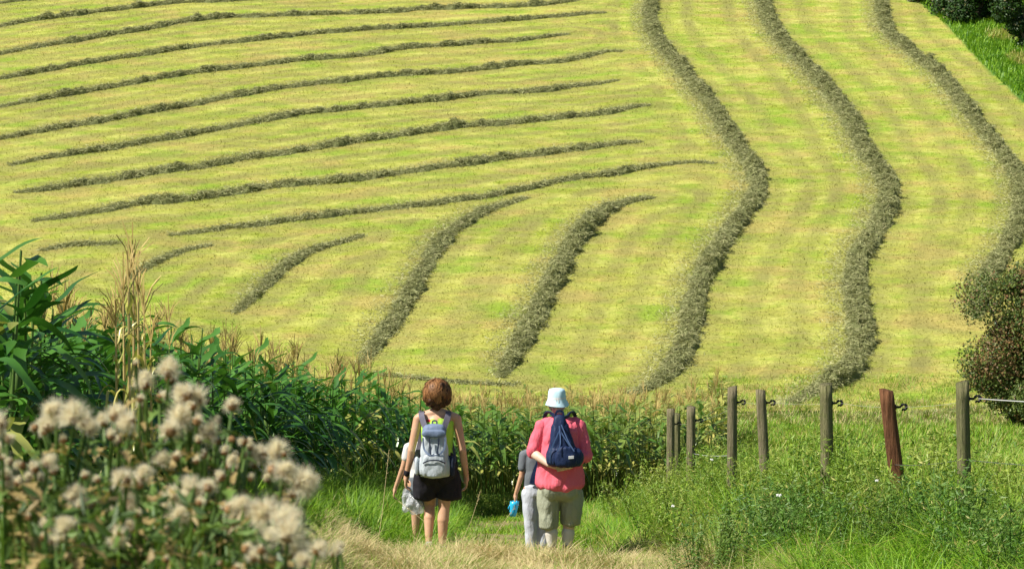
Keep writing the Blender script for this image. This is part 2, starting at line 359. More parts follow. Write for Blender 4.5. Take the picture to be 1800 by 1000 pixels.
# ---------------------------------------------------------------- hay rows
def hay_row(c, wd, lab):
    n = len(c); tg = np.gradient(c, axis=0); tg /= np.linalg.norm(tg, axis=1, keepdims=True) + 1e-9; nr = np.stack([-tg[:, 1], tg[:, 0]], 1)
    if nr[:, 0].mean() < 0 and abs(nr[:, 0].mean()) > .35: nr = -nr
    elif nr[:, 1].mean() > 0 and abs(nr[:, 0].mean()) <= .35: nr = -nr
    prof = lambda u: np.clip(np.where(u < .6, 1 - ((u - .6) / 1.6) ** 2, 1 - ((u - .6) / .4) ** 2), 0, 1) ** .9
    s = np.arange(n) * STEP; ph = rng.random(4) * 9
    lump = 1 + .20 * np.sin(s * 1.3 + ph[0]) + .18 * np.sin(s * 3.1 + ph[1]) + .12 * np.sin(s * 6.7 + ph[2]) + rng.normal(0, .05, n)
    big = 1 + .15 * np.sin(s * .35 + ph[3])
    taper = np.clip(np.minimum(s, s[-1] - s) / 3.5, .05, 1) ** .8
    hh = (.25 if wd <= 1 else .37) * min(wd, 1.1) * lump * big * taper * (.85 + .2 * np.sin(s * .9 + ph[2])); ww = (.31 if wd <= .95 else .335) * wd * (1 + .45 * (lump - 1)) * (.3 + .7 * taper)
    q = rng.random(8) * 6.28
    def clod(sv, u):                # ragged clods along and across the row
        a = np.sin(sv * 5.3 + u * 2.1 + q[0]) + np.sin(sv * 8.9 - u * 3.7 + q[1]) + .8 * np.sin(sv * 14.3 + u * 5.0 + q[2]) + .7 * np.sin(sv * 3.1 + q[3])
        return np.clip(.62 + .24 * a, .15, 1.15)
    us = np.linspace(-1, 1, 11); K = len(us); V = np.zeros((n, K, 3))
    for j, u in enumerate(us):
        off = nr * (u * ww + .1 * np.sin(s * 2.2 + ph[0]))[:, None]; xy = c + off
        V[:, j, :2] = xy; V[:, j, 2] = H(xy[:, 0], xy[:, 1]) + np.where(abs(u) > .99, .0, hh * .85 * prof(u) * clod(s, u)) + .02
    i = (np.arange(n - 1)[:, None] * K + np.arange(K - 1)[None]).ravel(); Q = np.stack([i, i + 1, i + K + 1, i + K], 1)
    body = Geo(V.reshape(-1, 3), Q, None, {'dry': np.zeros(n * K), 'rnd': rng.random(n * K) * .15})  # body kept at the dark end: shade of the pits put into its colour
    m = int(n * STEP * 1050 * wd); k = rng.integers(0, n - 1, m); u = np.clip(np.where(rng.random(m) < .55, rng.normal(-1.05, .9, m), rng.normal(.1, .5, m)), -4.2, 1.5)
    xy = c[k] + nr[k] * (u * np.maximum(ww[k], .1) * 1.05)[:, None] + rng.normal(0, .07, (m, 2)); hz = hh[k] * prof(u) * clod(s[k], u)
    z = H(xy[:, 0], xy[:, 1]) + hz + rng.uniform(-.01, .05, m)
    D = rng.normal(size=(m, 3)) * [1, 1, .45]; D /= np.linalg.norm(D, axis=1, keepdims=True)
    S = np.cross(D, rng.normal(size=(m, 3))); S /= np.linalg.norm(S, axis=1, keepdims=True)
    L = rng.uniform(.07, .22, m)[:, None]; Wd = rng.uniform(.006, .020, m)[:, None]; P = np.stack([xy[:, 0], xy[:, 1], z], 1)
    bend = np.array([0, 0, -1.]) * L * .25
    Vs = np.stack([P - D * L - S * Wd * .4 + bend, P - D * L + S * Wd * .4 + bend, P + S * Wd, P - S * Wd, P + D * L + bend], 1).reshape(-1, 3); b = (np.arange(m) * 5)[:, None]
    st = Geo(Vs, b + [0, 1, 2, 3], b + [3, 2, 4], {'dry': np.repeat((rng.random(m) < .22) * rng.random(m), 5), 'rnd': np.repeat(np.clip(rng.random(m) * .7 + .45 * sstep(-.2, -1.5, u), 0, 1), 5)})  # strands paler on the gentle flank: its sunlit tone put into their colour
    o = merge([body, st]).obj('hay_row', M['hay']); tag(o, lab, 'hay row', 'rows of raked hay on the hillside'); return o
for (pts, wd, lab), c in zip(ROWS, row_w): hay_row(c, wd, lab)
# scattered wisps beside the rows
m = 7000; k = rng.integers(0, len(ALLROW), m); xy = ALLROW[k] + rng.normal(0, .5, (m, 2)); P = np.stack([xy[:, 0], xy[:, 1], H(xy[:, 0], xy[:, 1]) + .07], 1)
gg = ribbons(P, rng.uniform(.06, .16, m), rng.uniform(.01, .02, m), rng.uniform(0, 6.28, m), np.full(m, 2.), np.full(m, .9), 2, dry=(rng.random(m) < .3) * .7)
tag(gg.obj('loose_hay', M['hay']), 'loose wisps of hay scattered beside the raked rows', 'hay', kind='stuff')

# ---------------------------------------------------------------- shrubs and hedge
def shrub(name, x, y, hgt, rx, nleaf, lsize, mat, label, cat, group=None, dryf=None, low=.1, lobes=14, sink=0.0):
    z = h1(x, y) - sink; e = empty(name, (x, y, z)); tag(e, label, cat, group)
    st = []; cs = []
    for i in range(lobes):
        a = random.uniform(0, 6.28); r = rx * random.uniform(.1, .72); zz = hgt * (low + .08 + (.80 - low) * ((i + random.random()) / lobes)); r *= math.sqrt(max(.2, 1 - (zz / hgt - .42) ** 2 * 1.6))
        p = Vector((r * math.cos(a), r * math.sin(a), zz)); cs.append((p, rx * random.uniform(.16, .44)))
        st.append(tube([(0, 0, 0), (p.x * .2, p.y * .2, zz * .35), (p.x * .7, p.y * .7, zz * .75), tuple(p)], [.06 * hgt / 4, .045 * hgt / 4, .03 * hgt / 4, .012], 5))
    merge(st).obj('trunk', M['bark'], e)
    per = nleaf // lobes; Ps, Ns = [], []
    for p, r in cs:
        dr = rng.normal(size=(per, 3)); dr /= np.linalg.norm(dr, axis=1, keepdims=True)
        rr = r * (1 - .55 * rng.random(per) ** 2 + .14 * rng.normal(size=per))
        q = np.array(p) + dr * rr[:, None] * [1, 1, .85]; Ps.append(q); Ns.append(dr * .7 + rng.normal(size=(per, 3)) * .6 + [0, 0, .35])
    P = np.concatenate(Ps); N = np.concatenate(Ns); k = P[:, 2] > .05; P, N = P[k], N[k]; n = len(P)
    dry = dryf(P) if dryf else (rng.random(n) < .05) * 1.
    leaves(P, N, rng.uniform(.7, 1.4, n) * lsize, rng.uniform(.5, .9, n) * lsize, dry).obj('crown', mat, e)
    return e
# russet bush at the right edge (between the last post and the frame)
bx = W(1812, 700, 64)
shrub('hawthorn_bush', bx.x, 64, 4.8, 2.05, 75000, .085, M['bush'], 'russet and green bush at the right edge behind the last fence post', 'bush',
      dryf=lambda P: np.clip((np.sin(P[:, 0] * 2.3 + 1) * np.sin(P[:, 2] * 2.1) > .0) * .8 * (P[:, 0] < .3) * (rng.random(len(P)) < .45) + (rng.random(len(P)) < .12), 0, 1), lobes=44, low=-.02)
bx2 = W(1905, 700, 61)
shrub('hawthorn_bush', bx2.x, 61, 5.0, 1.9, 34000, .08, M['bush'], 'greener taller half of the bush, cut off by the right edge', 'bush', lobes=20, low=0)
# hedge on the top right corner
hed = [(1632, 2, 3.6, 2.3, 'pale leaved end shrub of the dark hedge on the hill'), (1672, 22, 5.0, 2.3, 'dark hedge shrub standing over the green verge corner'), (1722, 38, 5.0, 2.3, 'dark round hedge shrub in the middle of the hedge'),
       (1765, 46, 4.2, 1.9, 'low dark hedge shrub below the light green tree'), (1812, 90, 4.6, 1.9, 'dark hedge shrub cut by the right edge high up')]
for i, (px, py, hg, r, lab) in enumerate(hed):
    q = field_pt(px, py); shrub('hedge_shrub', q[0], q[1], hg, r, 15000, .17, M['hedge'], lab, 'shrub', 'shrubs of the hedge at the top right', lobes=14, low=0, sink=.2,
        dryf=(lambda P: (rng.random(len(P)) < .45) * .9) if i == 0 else None)
q = field_pt(1800, 30)
M['bright'] = leafmat('light_green_leaves', (.05, .14, .01), (.17, .36, .03), (.3, .3, .1), None, .35, .5)
shrub('hedgerow_tree', q[0] + .5, q[1] + 1, 7.5, 3.0, 24000, .17, M['bright'], 'light green tree in the top right corner of the photo', 'tree', lobes=18, low=.25)
# verge grass below the hedge
n = 60000; y = rng.uniform(108, 150, n); x = edge_x(y) + rng.random(n) ** .8 * 9; k = in_view(np.stack([x, y], 1), 120); x, y = x[k], y[k]; n = len(x)
P = np.stack([x, y, H(x, y) + .02], 1); off = x - edge_x(y)
dr = np.where(off > 1.6, (np.sin(x * 1.7) * np.sin(y * 1.1) > .1) * rng.random(n), 0)
tag(ribbons(P, rng.uniform(.2, .55, n), rng.uniform(.03, .07, n), rng.uniform(0, 6.28, n), rng.uniform(.1, .6, n), rng.uniform(0, .6, n), 2, dry=dr).obj('verge_grass', M['grass']),
    'green grass verge between the mown field and the hedge', 'grass', kind='stuff')

# ---------------------------------------------------------------- corn
EY = np.array([5, 12, 18, 25, 30, 36, 39, 41, 43, 45, 62.]); EX = np.array([-2.3, -3.0, -3.15, -2.95, -2.55, -1.85, -.9, .5, 2.2, 4.0, 5.6])
def corn_edge(y): return np.interp(y, EY, EX)
def leaf_strip(az, z0, L, wd, rise, droop, segs, fold=.25, rnd=.5, dry=0.):
    t = np.linspace(0, 1, segs + 1); r = L * (t * .95 - .12 * t * t * droop); z = z0 + L * (rise * t - droop * t ** 2.2)
    ww = wd * .5 * np.clip(np.sin(np.pi * np.clip(t * .86 + .14, 0, 1)) ** .6, .02, 1); ww[-1] = .002
    wob = .03 * np.sin(t * 9 + az * 3); tw = .5 * math.sin(az * 7.3) * t
    ca, sa = math.cos(az), math.sin(az); V = []
    for i in range(segs + 1):
        cx, cy, cz = r[i] * ca - wob[i] * sa, r[i] * sa + wob[i] * ca, z[i]; w_ = ww[i]; cw, sw = math.cos(tw[i]), math.sin(tw[i])
        V += [(cx - sa * w_ * cw, cy + ca * w_ * cw, cz + fold * w_ + w_ * sw), (cx, cy, cz), (cx + sa * w_ * cw, cy - ca * w_ * cw, cz + fold * w_ - w_ * sw)]
    Q = []
    for i in range(segs):
        b = 3 * i; Q += [(b, b + 1, b + 4, b + 3), (b + 1, b + 2, b + 5, b + 4)]
    return Geo(V, Q, None, {'dry': np.full(len(V), dry), 'rnd': np.full(len(V), rnd)})
def corn_geo(segs, nl, dryness, ht=1.9):
    L = []; a0 = random.uniform(0, 6.28)
    for i in range(nl):
        f = i / (nl - 1); z0 = ht * (.12 + .78 * f) if nl > 8 else ht * (.4 + .52 * f)
        az = a0 + (i % 2) * math.pi + random.gauss(0, .35); ln = (.50 + .28 * math.sin(math.pi * min(1, f * .9 + .15))) * random.uniform(.85, 1.15) * (1 if f < .8 else .75)
        L.append(leaf_strip(az, z0, ln, random.uniform(.07, .10), random.uniform(.5, .95), random.uniform(.5, 1.25) if f < .75 else random.uniform(.1, .7), segs, rnd=random.random(), dry=min(1, max(0, dryness + (random.random() < .05) * .7 + (.5 if f < .15 else 0)))))
    top = ht * .98; T = []
    for i in range(9 if segs > 4 else 6):
        a = random.uniform(0, 6.28); l = random.uniform(.16, .28); o = random.uniform(.15, .6); z0 = top + i * .012
        g_ = tube([(0, 0, z0), (math.cos(a) * l * o * .5, math.sin(a) * l * o * .5, z0 + l * .6), (math.cos(a) * l * o, math.sin(a) * l * o, z0 + l * (1 - o * .3))], [.0035, .0048, .003], 3, False); T.append(g_)
    T.append(tube([(0, 0, top - .12), (0, 0, top + .34)], [.005, .004], 3, False))
    S = [tube([(0, 0, -.1), (0, 0, ht * .5), (0, 0, top)], [.015, .012, .007], 5 if segs > 4 else 3, False)]
    E = []
    if segs > 4:
        for f in (.42, .52):
            a = random.uniform(0, 6.28); z0 = ht * f; E.append(tube([(0, 0, z0), (.04 * math.cos(a), .04 * math.sin(a), z0 + .06), (.07 * math.cos(a), .07 * math.sin(a), z0 + .17), (.085 * math.cos(a), .085 * math.sin(a), z0 + .25)], [.012, .028, .026, .008], 6))
    return merge(L), merge(S), merge(T), (merge(E) if E else None)
# all plant places, in rows that follow the field edge
pl = []
for r_ in range(0, 44):
    off = .12 + r_ * .62
    for yy in np.arange(9.5, 63, .19 if r_ < 12 else .25):
        pl.append((corn_edge(yy) - off + random.gauss(0, .05), yy + random.gauss(0, .05)))
for _ in range(46):
    yy = random.uniform(10.6, 15.5); pl.append((corn_edge(yy) - random.uniform(.1, 1.6), yy))
pl = np.array(pl); k = in_view(pl, 60) ; pl = pl[k]
front = corn_edge(pl[:, 1]) - pl[:, 0]
k = (pl[:, 1] > 40) | (front < 11); pl, front = pl[k], front[k]
score = pl[:, 1] + front * 2.2 + np.where(pl[:, 1] < 30, 0, 2)
order = np.argsort(score); near = order[:290]; rest = order[290:]
protos = []
for v in range(7):
    l_, s_, t_, e_ = corn_geo(8, 15, 0.0)
    protos.append((l_.mesh('leaves', M['corn'], True), s_.mesh('stalk', M['stalk'], True), t_.mesh('tassel', M['tassel']), e_.mesh('cob', M['stalk'], True)))
ZN = [(25, 'cut by the left edge'), (75, 'close to the left edge'), (130, 'above the upper left cream thistle heads'), (185, 'just left of the dried pale clump'), (250, 'beside the dried pale clump'), (310, 'above the tallest thistle heads'), (370, 'above the middle thistle cluster'),
      (430, 'right of the middle thistle cluster'), (490, 'above the right leaning thistle'), (550, 'where the grass bank starts'), (620, 'above the grass bank'), (700, 'close left of the woman'), (800, 'behind the woman'), (930, 'between the two adults'), (1050, 'behind the coral shirt'), (2000, 'left of the fence posts')]
def corn_label(x, y, fr):
    px = x / y * FPX + 900; z = next(t for lim, t in ZN if px < lim)
    row = 'front row' if fr < .45 else 'second row' if fr < 1.1 else 'third row' if fr < 1.7 else 'inner'
    return f'{row} green corn plant {z}'
for idx in near:
    x, y = pl[idx]; v = random.randrange(7); o = empty('corn_plant', (x, y, h1(x, y)), random.uniform(0, 6.28)); s = random.uniform(.84, 1.04) * (1.12 if y < 13 else .98 if y < 36 else .92) * (1.10 if x / y * FPX + 900 < 45 and y < 16 else 1.1 if x / y * FPX + 900 < 95 and y < 16 else 1)
    o.scale = (s, s, s); o.rotation_euler[0] = random.gauss(0, .04); o.rotation_euler[1] = random.gauss(0, .04)
    tag(o, corn_label(x, y, front[idx]), 'corn plant', 'corn plants along the front of the corn field')
    for nm, me in zip(('leaves', 'stalk', 'tassel', 'cob'), protos[v]):
        if nm == 'tassel' and (random.random() < .45 or x / y * FPX + 900 < 70): continue
        c = bpy.data.objects.new(nm, me); C.objects.link(c); c.parent = o
gs = []
Pq = np.stack([pl[:, 0], pl[:, 1], H(pl[:, 0], pl[:, 1])], 1)[rest]
for v in range(8):
    l_, s_, t_, e_ = corn_geo(4, 7, 0.0); sel = np.arange(len(Pq)) % 8 == v; Ps = Pq[sel]; n = len(Ps)
    dd = np.clip((Ps[:, 1] - 38) / 16, 0, .75) * rng.random(n) ** .5 + (rng.random(n) < .08) * .5; rz = rng.uniform(0, 6.28, n); s = rng.uniform(.82, 1.05, n); tl = rng.normal(0, .05, (n, 2))
    hf = (rng.random(n) < .35) | (Ps[:, 1] < 36); gs.append((stamp(merge([l_, s_]), Ps, rz, s, tl, dd), stamp(t_, Ps[hf], rz[hf], s[hf], tl[hf])))
cf = merge([a for a, b in gs]).obj('corn_field', M['corn'], smooth=True); tag(cf, 'dense mass of corn filling the field behind the front plants', 'corn', kind='stuff')
ct = merge([b for a, b in gs]).obj('corn_field_tassels', M['tassel']); tag(ct, 'tan tassels standing over the mass of corn', 'corn', kind='stuff')
# dried pale corn plants, group of three rising above the rest
DRY = [(203, 14.3, .86, 'leftmost dried straw coloured corn plant of the pale clump'), (217, 14.8, .96, 'second dried corn plant from the left in the pale clump'), (226, 14.2, .98, 'dried corn plant just left of the tallest one in the clump'), (234, 14.9, 1.05, 'tallest dried straw coloured corn plant in the pale clump'),
       (243, 14.3, .95, 'dried corn plant just right of the tallest one in the clump'), (253, 14.7, .90, 'second dried corn plant from the right in the pale clump'), (264, 14.4, .80, 'rightmost short dried corn plant of the pale clump')]
for i, (px, Y, s, lab) in enumerate(DRY):
    l_, s_, t_, e_ = corn_geo(8, 12, .95); p = W(px, 500, Y); o = empty('dry_corn_plant', (p.x, Y, h1(p.x, Y)), i * 2.); o.scale = (s,) * 3
    l_.A['dry'][:] = np.clip(l_.A['dry'], .8, 1); l_.V[:, :2] *= .30
    s_.A['dry'][:] = 1; tag(o, lab, 'corn plant', 'dried corn plants in the pale clump'); l_.obj('leaves', M['corn'], o, True); s_.obj('stalk', M['stalk'], o); t_.obj('tassel', M['tassel'], o)

# ---------------------------------------------------------------- grasses and weeds
def grass(name, label, mat, x, y, hmin, hmax, wmin, wmax, dry, segs=3, lean=.5, droop=.6, hfun=None):
    n = len(x); P = np.stack([x, y, H(x, y) - .02], 1); hh = rng.uniform(hmin, hmax, n) * (.65 + .35 * np.sin(x * 2.3 + 1) * np.sin(y * 1.9) + .25 * np.sin(x * 5.1) * np.sin(y * 4.3 + 2) + .1)
    if hfun is not None: hh = hh * hfun(x, y)
    clump = np.sin(x * 7 + np.sin(y * 5)) * 2 + rng.normal(0, 1.1, n)
    g_ = ribbons(P, np.clip(hh, .05, 2), rng.uniform(wmin, wmax, n), clump, rng.uniform(.05, lean, n), rng.uniform(.1, droop, n), segs, dry=dry)
    o = g_.obj(name, mat); tag(o, label, 'grass', kind='stuff'); return o
# left bank between corn and path
n = 120000; y = 8.5 + 29 * rng.random(n) ** 1.15; f = rng.random(n); x = (corn_edge(y) - .5) * (1 - f) + (-.72 + .0 * y) * f
grass('bank_grass', 'bright green long grass on the bank between the corn and the path', M['grass'], x, y, .25, .62, .005, .012, (rng.random(n) < .07) * rng.random(n), 4, .5, .7, lambda x, y: (.75 + .35 * sstep(-1., -1.9, x) - .25 * sstep(-2.4, -2.9, x)) * (1 - .6 * sstep(-2.0, -1.5, x) * sstep(22.5, 21.5, y)))
# dry grass on the path in front of the walkers
n = 110000; y = rng.uniform(14.5, 21.7, n); x = rng.uniform(-1.9, 2.2, n)
gd = np.clip(.95 - .6 * sstep(1.4, 2.2, x + .3 * np.sin(y * 3))  - .3 * (rng.random(n) < .2), 0, 1) * (rng.random(n) < .80 + .15 * np.sin(x * 4 + y))
grass('dry_path_grass', 'dry straw coloured grass lying over the path in front of the walkers', M['straw'], x, y, .16, .48, .004, .009, gd, 4, 1.1, .9, lambda x, y: .66 + .34 * np.sin(x * 3.3 + 2) * np.sin(y * 2.1) + .18 * np.exp(-((x + .8) / .45) ** 2))
n = 45000; y = rng.uniform(21.2, 41.5, n); x = -1.9 + 4.0 * rng.random(n)
k = x > corn_edge(y) - .2; x, y = x[k], y[k]; n = len(x)
wf = lambda x, y: .45 + .75 * sstep(.5, 1.1, np.abs(x)) * sstep(21, 24, y)
grass('path_grass', 'short green grass on the path beyond the walkers', M['grass'], x, y, .12, .38, .006, .014, (rng.random(n) < .12) * .8, 3, .5, .6, wf)
# right bank
n = 260000; y = 10 + 24 * rng.random(n) ** 1.1; x = .95 + (y * .25 - .2) * rng.random(n); 
dr = np.clip((np.sin(x * 1.3 + .5) * np.sin(y * .9) > .0) * .95 * rng.random(n) * (rng.random(n) < .55) * (y > 15) + (rng.random(n) < .08) * .9, 0, 1)
grass('bank_grass', 'bright green tussocky grass on the bank in front of the fence', M['grass'], x, y, .24, .60, .005, .012, dr, 4, .8, .9, lambda x, y: (.7 + .35 * sstep(1.1, 2.2, x)) * (1 - .65 * sstep(2.1, 1.5, x) * sstep(22.5, 21.5, y)))
n = 90000; y = 24 + 52 * rng.random(n); x = np.where(y < 40, 2.4, corn_edge(y) - .2 + .0) + (y * .225 - 1.5) * rng.random(n)
k = (x > np.where(y < 40, 2.0, corn_edge(np.minimum(y, 62)))); x, y = x[k], y[k]; n = len(x)
dr = np.clip((rng.random(n) < np.where(x > .07 * y + 1.2, .30, .7)) * rng.uniform(.3, 1, n), 0, 1)
grass('rough_grass', 'pale yellowish rough grass between the fence and the mown field', M['grass'], x, y, .15, .42, .01, .024, dr, 3, .5, .6)
# strip at the foot of the hay field
n = 26000; y = rng.uniform(66, 72.5, n); x = rng.uniform(-17, 17, n)
grass('field_margin_grass', 'tan unmown grass along the foot of the hay field', M['straw'], x, y, .12, .38, .015, .03, (rng.random(n) < .8) * .8, 2)

def weed_geo(ht, nst, nlf, ls):
    G_ = []; Ps, Ns = [], []
    for i in range(nst):
        a = random.uniform(0, 6.28); o = random.uniform(.05, .45) * ht; p = [(0, 0, 0), (math.cos(a) * o * .4, math.sin(a) * o * .4, ht * .5), (math.cos(a) * o, math.sin(a) * o, ht * random.uniform(.8, 1))]
        G_.append(tube(p, [.005, .004, .002], 3, False))
        for j in range(nlf):
            t = random.uniform(.15, 1); q = np.array(p[1]) * (1 - abs(2 * t - 1)) + (np.array(p[2]) if t > .5 else np.zeros(3)) * abs(2 * t - 1)
            aa = random.uniform(0, 6.28); q = q + np.array([math.cos(aa), math.sin(aa), .1]) * ls * random.uniform(.4, 1.0); Ps.append(q); Ns.append([math.cos(aa) * .5, math.sin(aa) * .5, random.uniform(.3, 1)])
    n = len(Ps); G_.append(leaves(np.array(Ps), np.array(Ns), rng.uniform(.6, 1.3, n) * ls, rng.uniform(.18, .38, n) * ls, (rng.random(n) < .04) * .8)); return merge(G_)
def weeds(name, label, x, y, hts, dry=0., mat='weed'):
    gs = []; P = np.stack([x, y, H(x, y)], 1)
    for v in range(5):
        sel = np.arange(len(P)) % 5 == v; n = sel.sum(); gs.append(stamp(weed_geo(1., 7, 20, .075), P[sel], rng.uniform(0, 6.28, n), rng.uniform(*hts, n), rng.normal(0, .1, (n, 2)), (rng.random(n) < .35) * dry))
    o = merge(gs).obj(name, M[mat]); tag(o, label, 'weeds', kind='stuff'); return o
# along the fence
n = 330; t = rng.random(n); y = 14.5 + 17 * t; x = np.interp(y, [14, 17, 20, 24, 31], [3.9, 3.0, 2.55, 2.15, 2.05]) + rng.normal(.1, .45, n)
weeds('undergrowth', 'leafy green weeds grown up round the fence posts', x, y, (.28, .8), .25)
n = 110; y = rng.uniform(13, 24, n); x = rng.uniform(2.7, 6.2, n)
weeds('tangled_weeds', 'tangled olive weeds right of the last fence post', x, y, (.3, .85), .25)
n = 900; y = rng.uniform(20, 40, n); x = corn_edge(y) + rng.normal(.2, .22, n)
weeds('corn_edge_weeds', 'dark green weeds along the foot of the corn', x, y, (.25, .55), .1)
def cl(px, Y, k, sx, sy): return [( (px - 900) / FPX * Y + random.gauss(0, sx), Y + random.gauss(0, sy)) for _ in range(k)]
q_ = np.array(cl(1362, 17.5, 26, .10, .4) + cl(1432, 17, 18, .12, .4) + cl(1330, 20, 16, .12, .4) + cl(1500, 16, 12, .16, .4) + cl(1712, 14, 30, .09, .9) + cl(1775, 13.5, 14, .1, .6) + cl(1620, 16, 10, .15, .4) + cl(1240, 17.5, 12, .2, .4))
weeds('dark_weeds', 'darker taller clumps of leafy weeds below the fence posts', q_[:, 0], q_[:, 1], (.35, .72), .15, 'weed_dark')
# long bent dry stems crossing the path
def stem(name, pts, label, head=True, r=.0022):
    e = tube(pts, [r, r, r * .7, r * .4][:len(pts)], 4); gl = [e]
    if head:
        a, b = Vector(pts[-2]), Vector(pts[-1])
        for i in range(14):
            q = b.lerp(a, i / 26.); v = Vector((random.gauss(0, 1), random.gauss(0, 1), random.gauss(.4, 1))).normalized() * .02; gl.append(tube([q, q + v], [.002, .001], 3))
    m_ = merge(gl); m_.A['dry'][:] = 1; o = m_.obj(name, M['straw']); tag(o, label, 'grass stem', 'long dry grass stems by the path'); return o
for a, b, c_, lab in [((806,965),(830,910),(845,862),'long dry grass stem rising right of the bare legs'), ((850,970),(880,925),(905,890),'long dry grass stem slanting up below the blue cup'),
                      ((660,985),(672,900),(684,790),'tall thin grass stem standing left of the woman'), ((720,985),(745,915),(700,880),'bent dry grass stem crossing in front of the woman')]:
    stem('grass_stem', [W(*a, 19.6), W(*b, 19.8), W(*c_, 20.)], lab)
# small white flower heads
def daisy(px, py, Y, lab, s=.035):
    p = W(px, py, Y); e = empty('white_flower', (p.x, Y, h1(p.x, Y))); zz = p.z - e.location.z; tag(e, lab, 'flower', 'small white flowers in the right bank')
    tube([(0, 0, 0), (.02, 0, zz * .6), (0, 0, zz)], .002, 4).obj('stem', M['stalk'], e)
    Pn = np.array([[math.cos(i * .52) * s * .6, math.sin(i * .52) * s * .6 * .5, zz + random.uniform(0, .012)] for i in range(12)]); leaves(Pn, np.tile([0, -.7, .6], (12, 1)), np.full(12, s), np.full(12, s * .45)).obj('petals', M['white'], e)
M['white'] = plain('white_petals', (.85, .85, .8), .7)
daisy(1369, 871, 15.5, 'bright white flower low on the bank between the middle posts', .02); daisy(1251, 808, 20, 'small white flower just right of the second post', .016); daisy(1183, 890, 16.5, 'faint white flower left of the shadowed grass', .014); daisy(1541, 846, 15.5, 'small white flower below the red post', .013)

# ---------------------------------------------------------------- fence
def post(px, pyt, Y, rad, lean, mat, label, ins=None, pyb=None):
    top = W(px, pyt, Y); bx_ = top.x - lean * 1.2; base = h1(bx_, Y); e = empty('fence_post', (bx_, Y, base)); tag(e, label, 'fence post', 'wooden posts of the field fence')
    hgt = top.z - base; rings = 14; V = []; sides = 14; ph = random.random() * 9
    for i in range(rings):
        f = i / (rings - 1); z = -.3 + (hgt + .3) * f
        for k in range(sides):
            a = 2 * math.pi * k / sides; r = rad * (1.06 - .1 * f) * (1 + .05 * math.sin(3 * a + ph) + .03 * math.sin(7 * a + 2 * ph) + random.gauss(0, .008))
            zz = z + (.012 * math.sin(a + ph) + .006 * random.random() if i == rings - 1 else 0); V.append((r * math.cos(a) + lean * (z + .0) , r * math.sin(a), zz))
    Q = [(i * sides + k, i * sides + (k + 1) % sides, (i + 1) * sides + (k + 1) % sides, (i + 1) * sides + k) for i in range(rings - 1) for k in range(sides)]
    V.append((lean * hgt, 0, hgt + .004)); T = [((rings - 1) * sides + k, (rings - 1) * sides + (k + 1) % sides, len(V) - 1) for k in range(sides)]
    Geo(V, Q, T).obj('shaft', mat, e, True)
    tip = None
    if ins:
        zi = hgt - ins; x0 = lean * zi + rad * .9; L = .045
        g1 = tube([(x0 - .01, 0, zi), (x0 + L, 0, zi)], [.012, .008], 8)
        ring = [(x0 + L + .022 - .022 * math.cos(t), 0, zi + .022 * math.sin(t)) for t in np.linspace(0.2, 5.4, 14)]
        g2 = tube(ring, .011, 7); g3 = tube([(x0 - .012, 0, zi), (x0 + .008, 0, zi)], [.022, .020], 8)
        merge([g1, g2, g3]).obj('insulator', M['black'], e, True); tip = Vector((bx_ + x0 + L + .03, Y, base + zi))
    return tip
tips = []
tips.append(post(2080, 668, 14.0, .05, .01, M['mossy'], 'mossy fence post outside the right edge that ends the rope', .14))
tips.append(post(1691, 672, 17.0, .05, -.03, M['mossy'], 'mossy green fence post at right holding the bright rope', .12))
tips.append(post(1556, 686, 18.0, .058, -.13, M['post_red'], 'leaning red brown fence post', .13))
tips.append(post(1452, 676, 20.0, .055, -.02, M['mossy'], 'thick grey green fence post in the middle of the row', .16))
tips.append(post(1337, 686, 22.5, .05, -.06, M['post'], 'thin darker fence post leaning slightly over the weeds', .12))
tips.append(post(1287, 680, 24.0, .052, .0, M['post'], 'upright pale fence post, tall one left of the thin post', .16))
tips.append(post(1215, 716, 28.0, .055, -.0, M['post'], 'small grey fence post, second from the far end', .16))
tips.append(post(1179, 719, 31.0, .055, .0, M['post'], 'far grey fence post with a dark stub behind it', .2))
post(1190, 728, 32.0, .05, .0, M['mossy'], 'dark stub post close behind the farthest post')
def wire(a, b, rad, label, sag=.03, mat='wire'):
    pts = [a.lerp(b, t) - Vector((0, 0, sag * 4 * t * (1 - t))) for t in np.linspace(0, 1, 13)]; o = tube(pts, rad, 6).obj('fence_rope', M[mat], None, True); tag(o, label, 'fence rope', 'rope strands of the fence')
M['ropedull'] = plain('dull_rope', (.42, .42, .36), .7)
names = ['thick bright rope leaving the mossy post to the right', 'thin rope between the mossy post and the red post', 'thin rope between the red post and the middle post', 'thin rope between the middle post and the thin dark post', 'thin rope between the thin post and the tall pale post', 'thin rope between the pale post and the small grey post', 'thin rope between the two farthest posts']
for i in range(7): wire(tips[i], tips[i + 1], .0042 if i == 0 else .0013, names[i], .02 if i == 0 else .015, 'wire' if i == 0 else 'ropedull')
M['steel'] = plain('dull_steel_wire', (.4, .4, .38), .4, .8)
wire(tips[0] - Vector((0, 0, .42)), tips[1] - Vector((.12, 0, .45)), .0025, 'low steel wire at the right of the mossy post', .02, 'steel')
wire(tips[1] - Vector((.12, 0, .45)), tips[2] - Vector((.1, 0, .45)), .0022, 'low steel wire between the mossy post and the red post', .02, 'steel')
wire(tips[5] - Vector((.12, 0, .55)), tips[6] - Vector((.1, 0, .4)), .003, 'low pale wire behind the small grey post', .02)
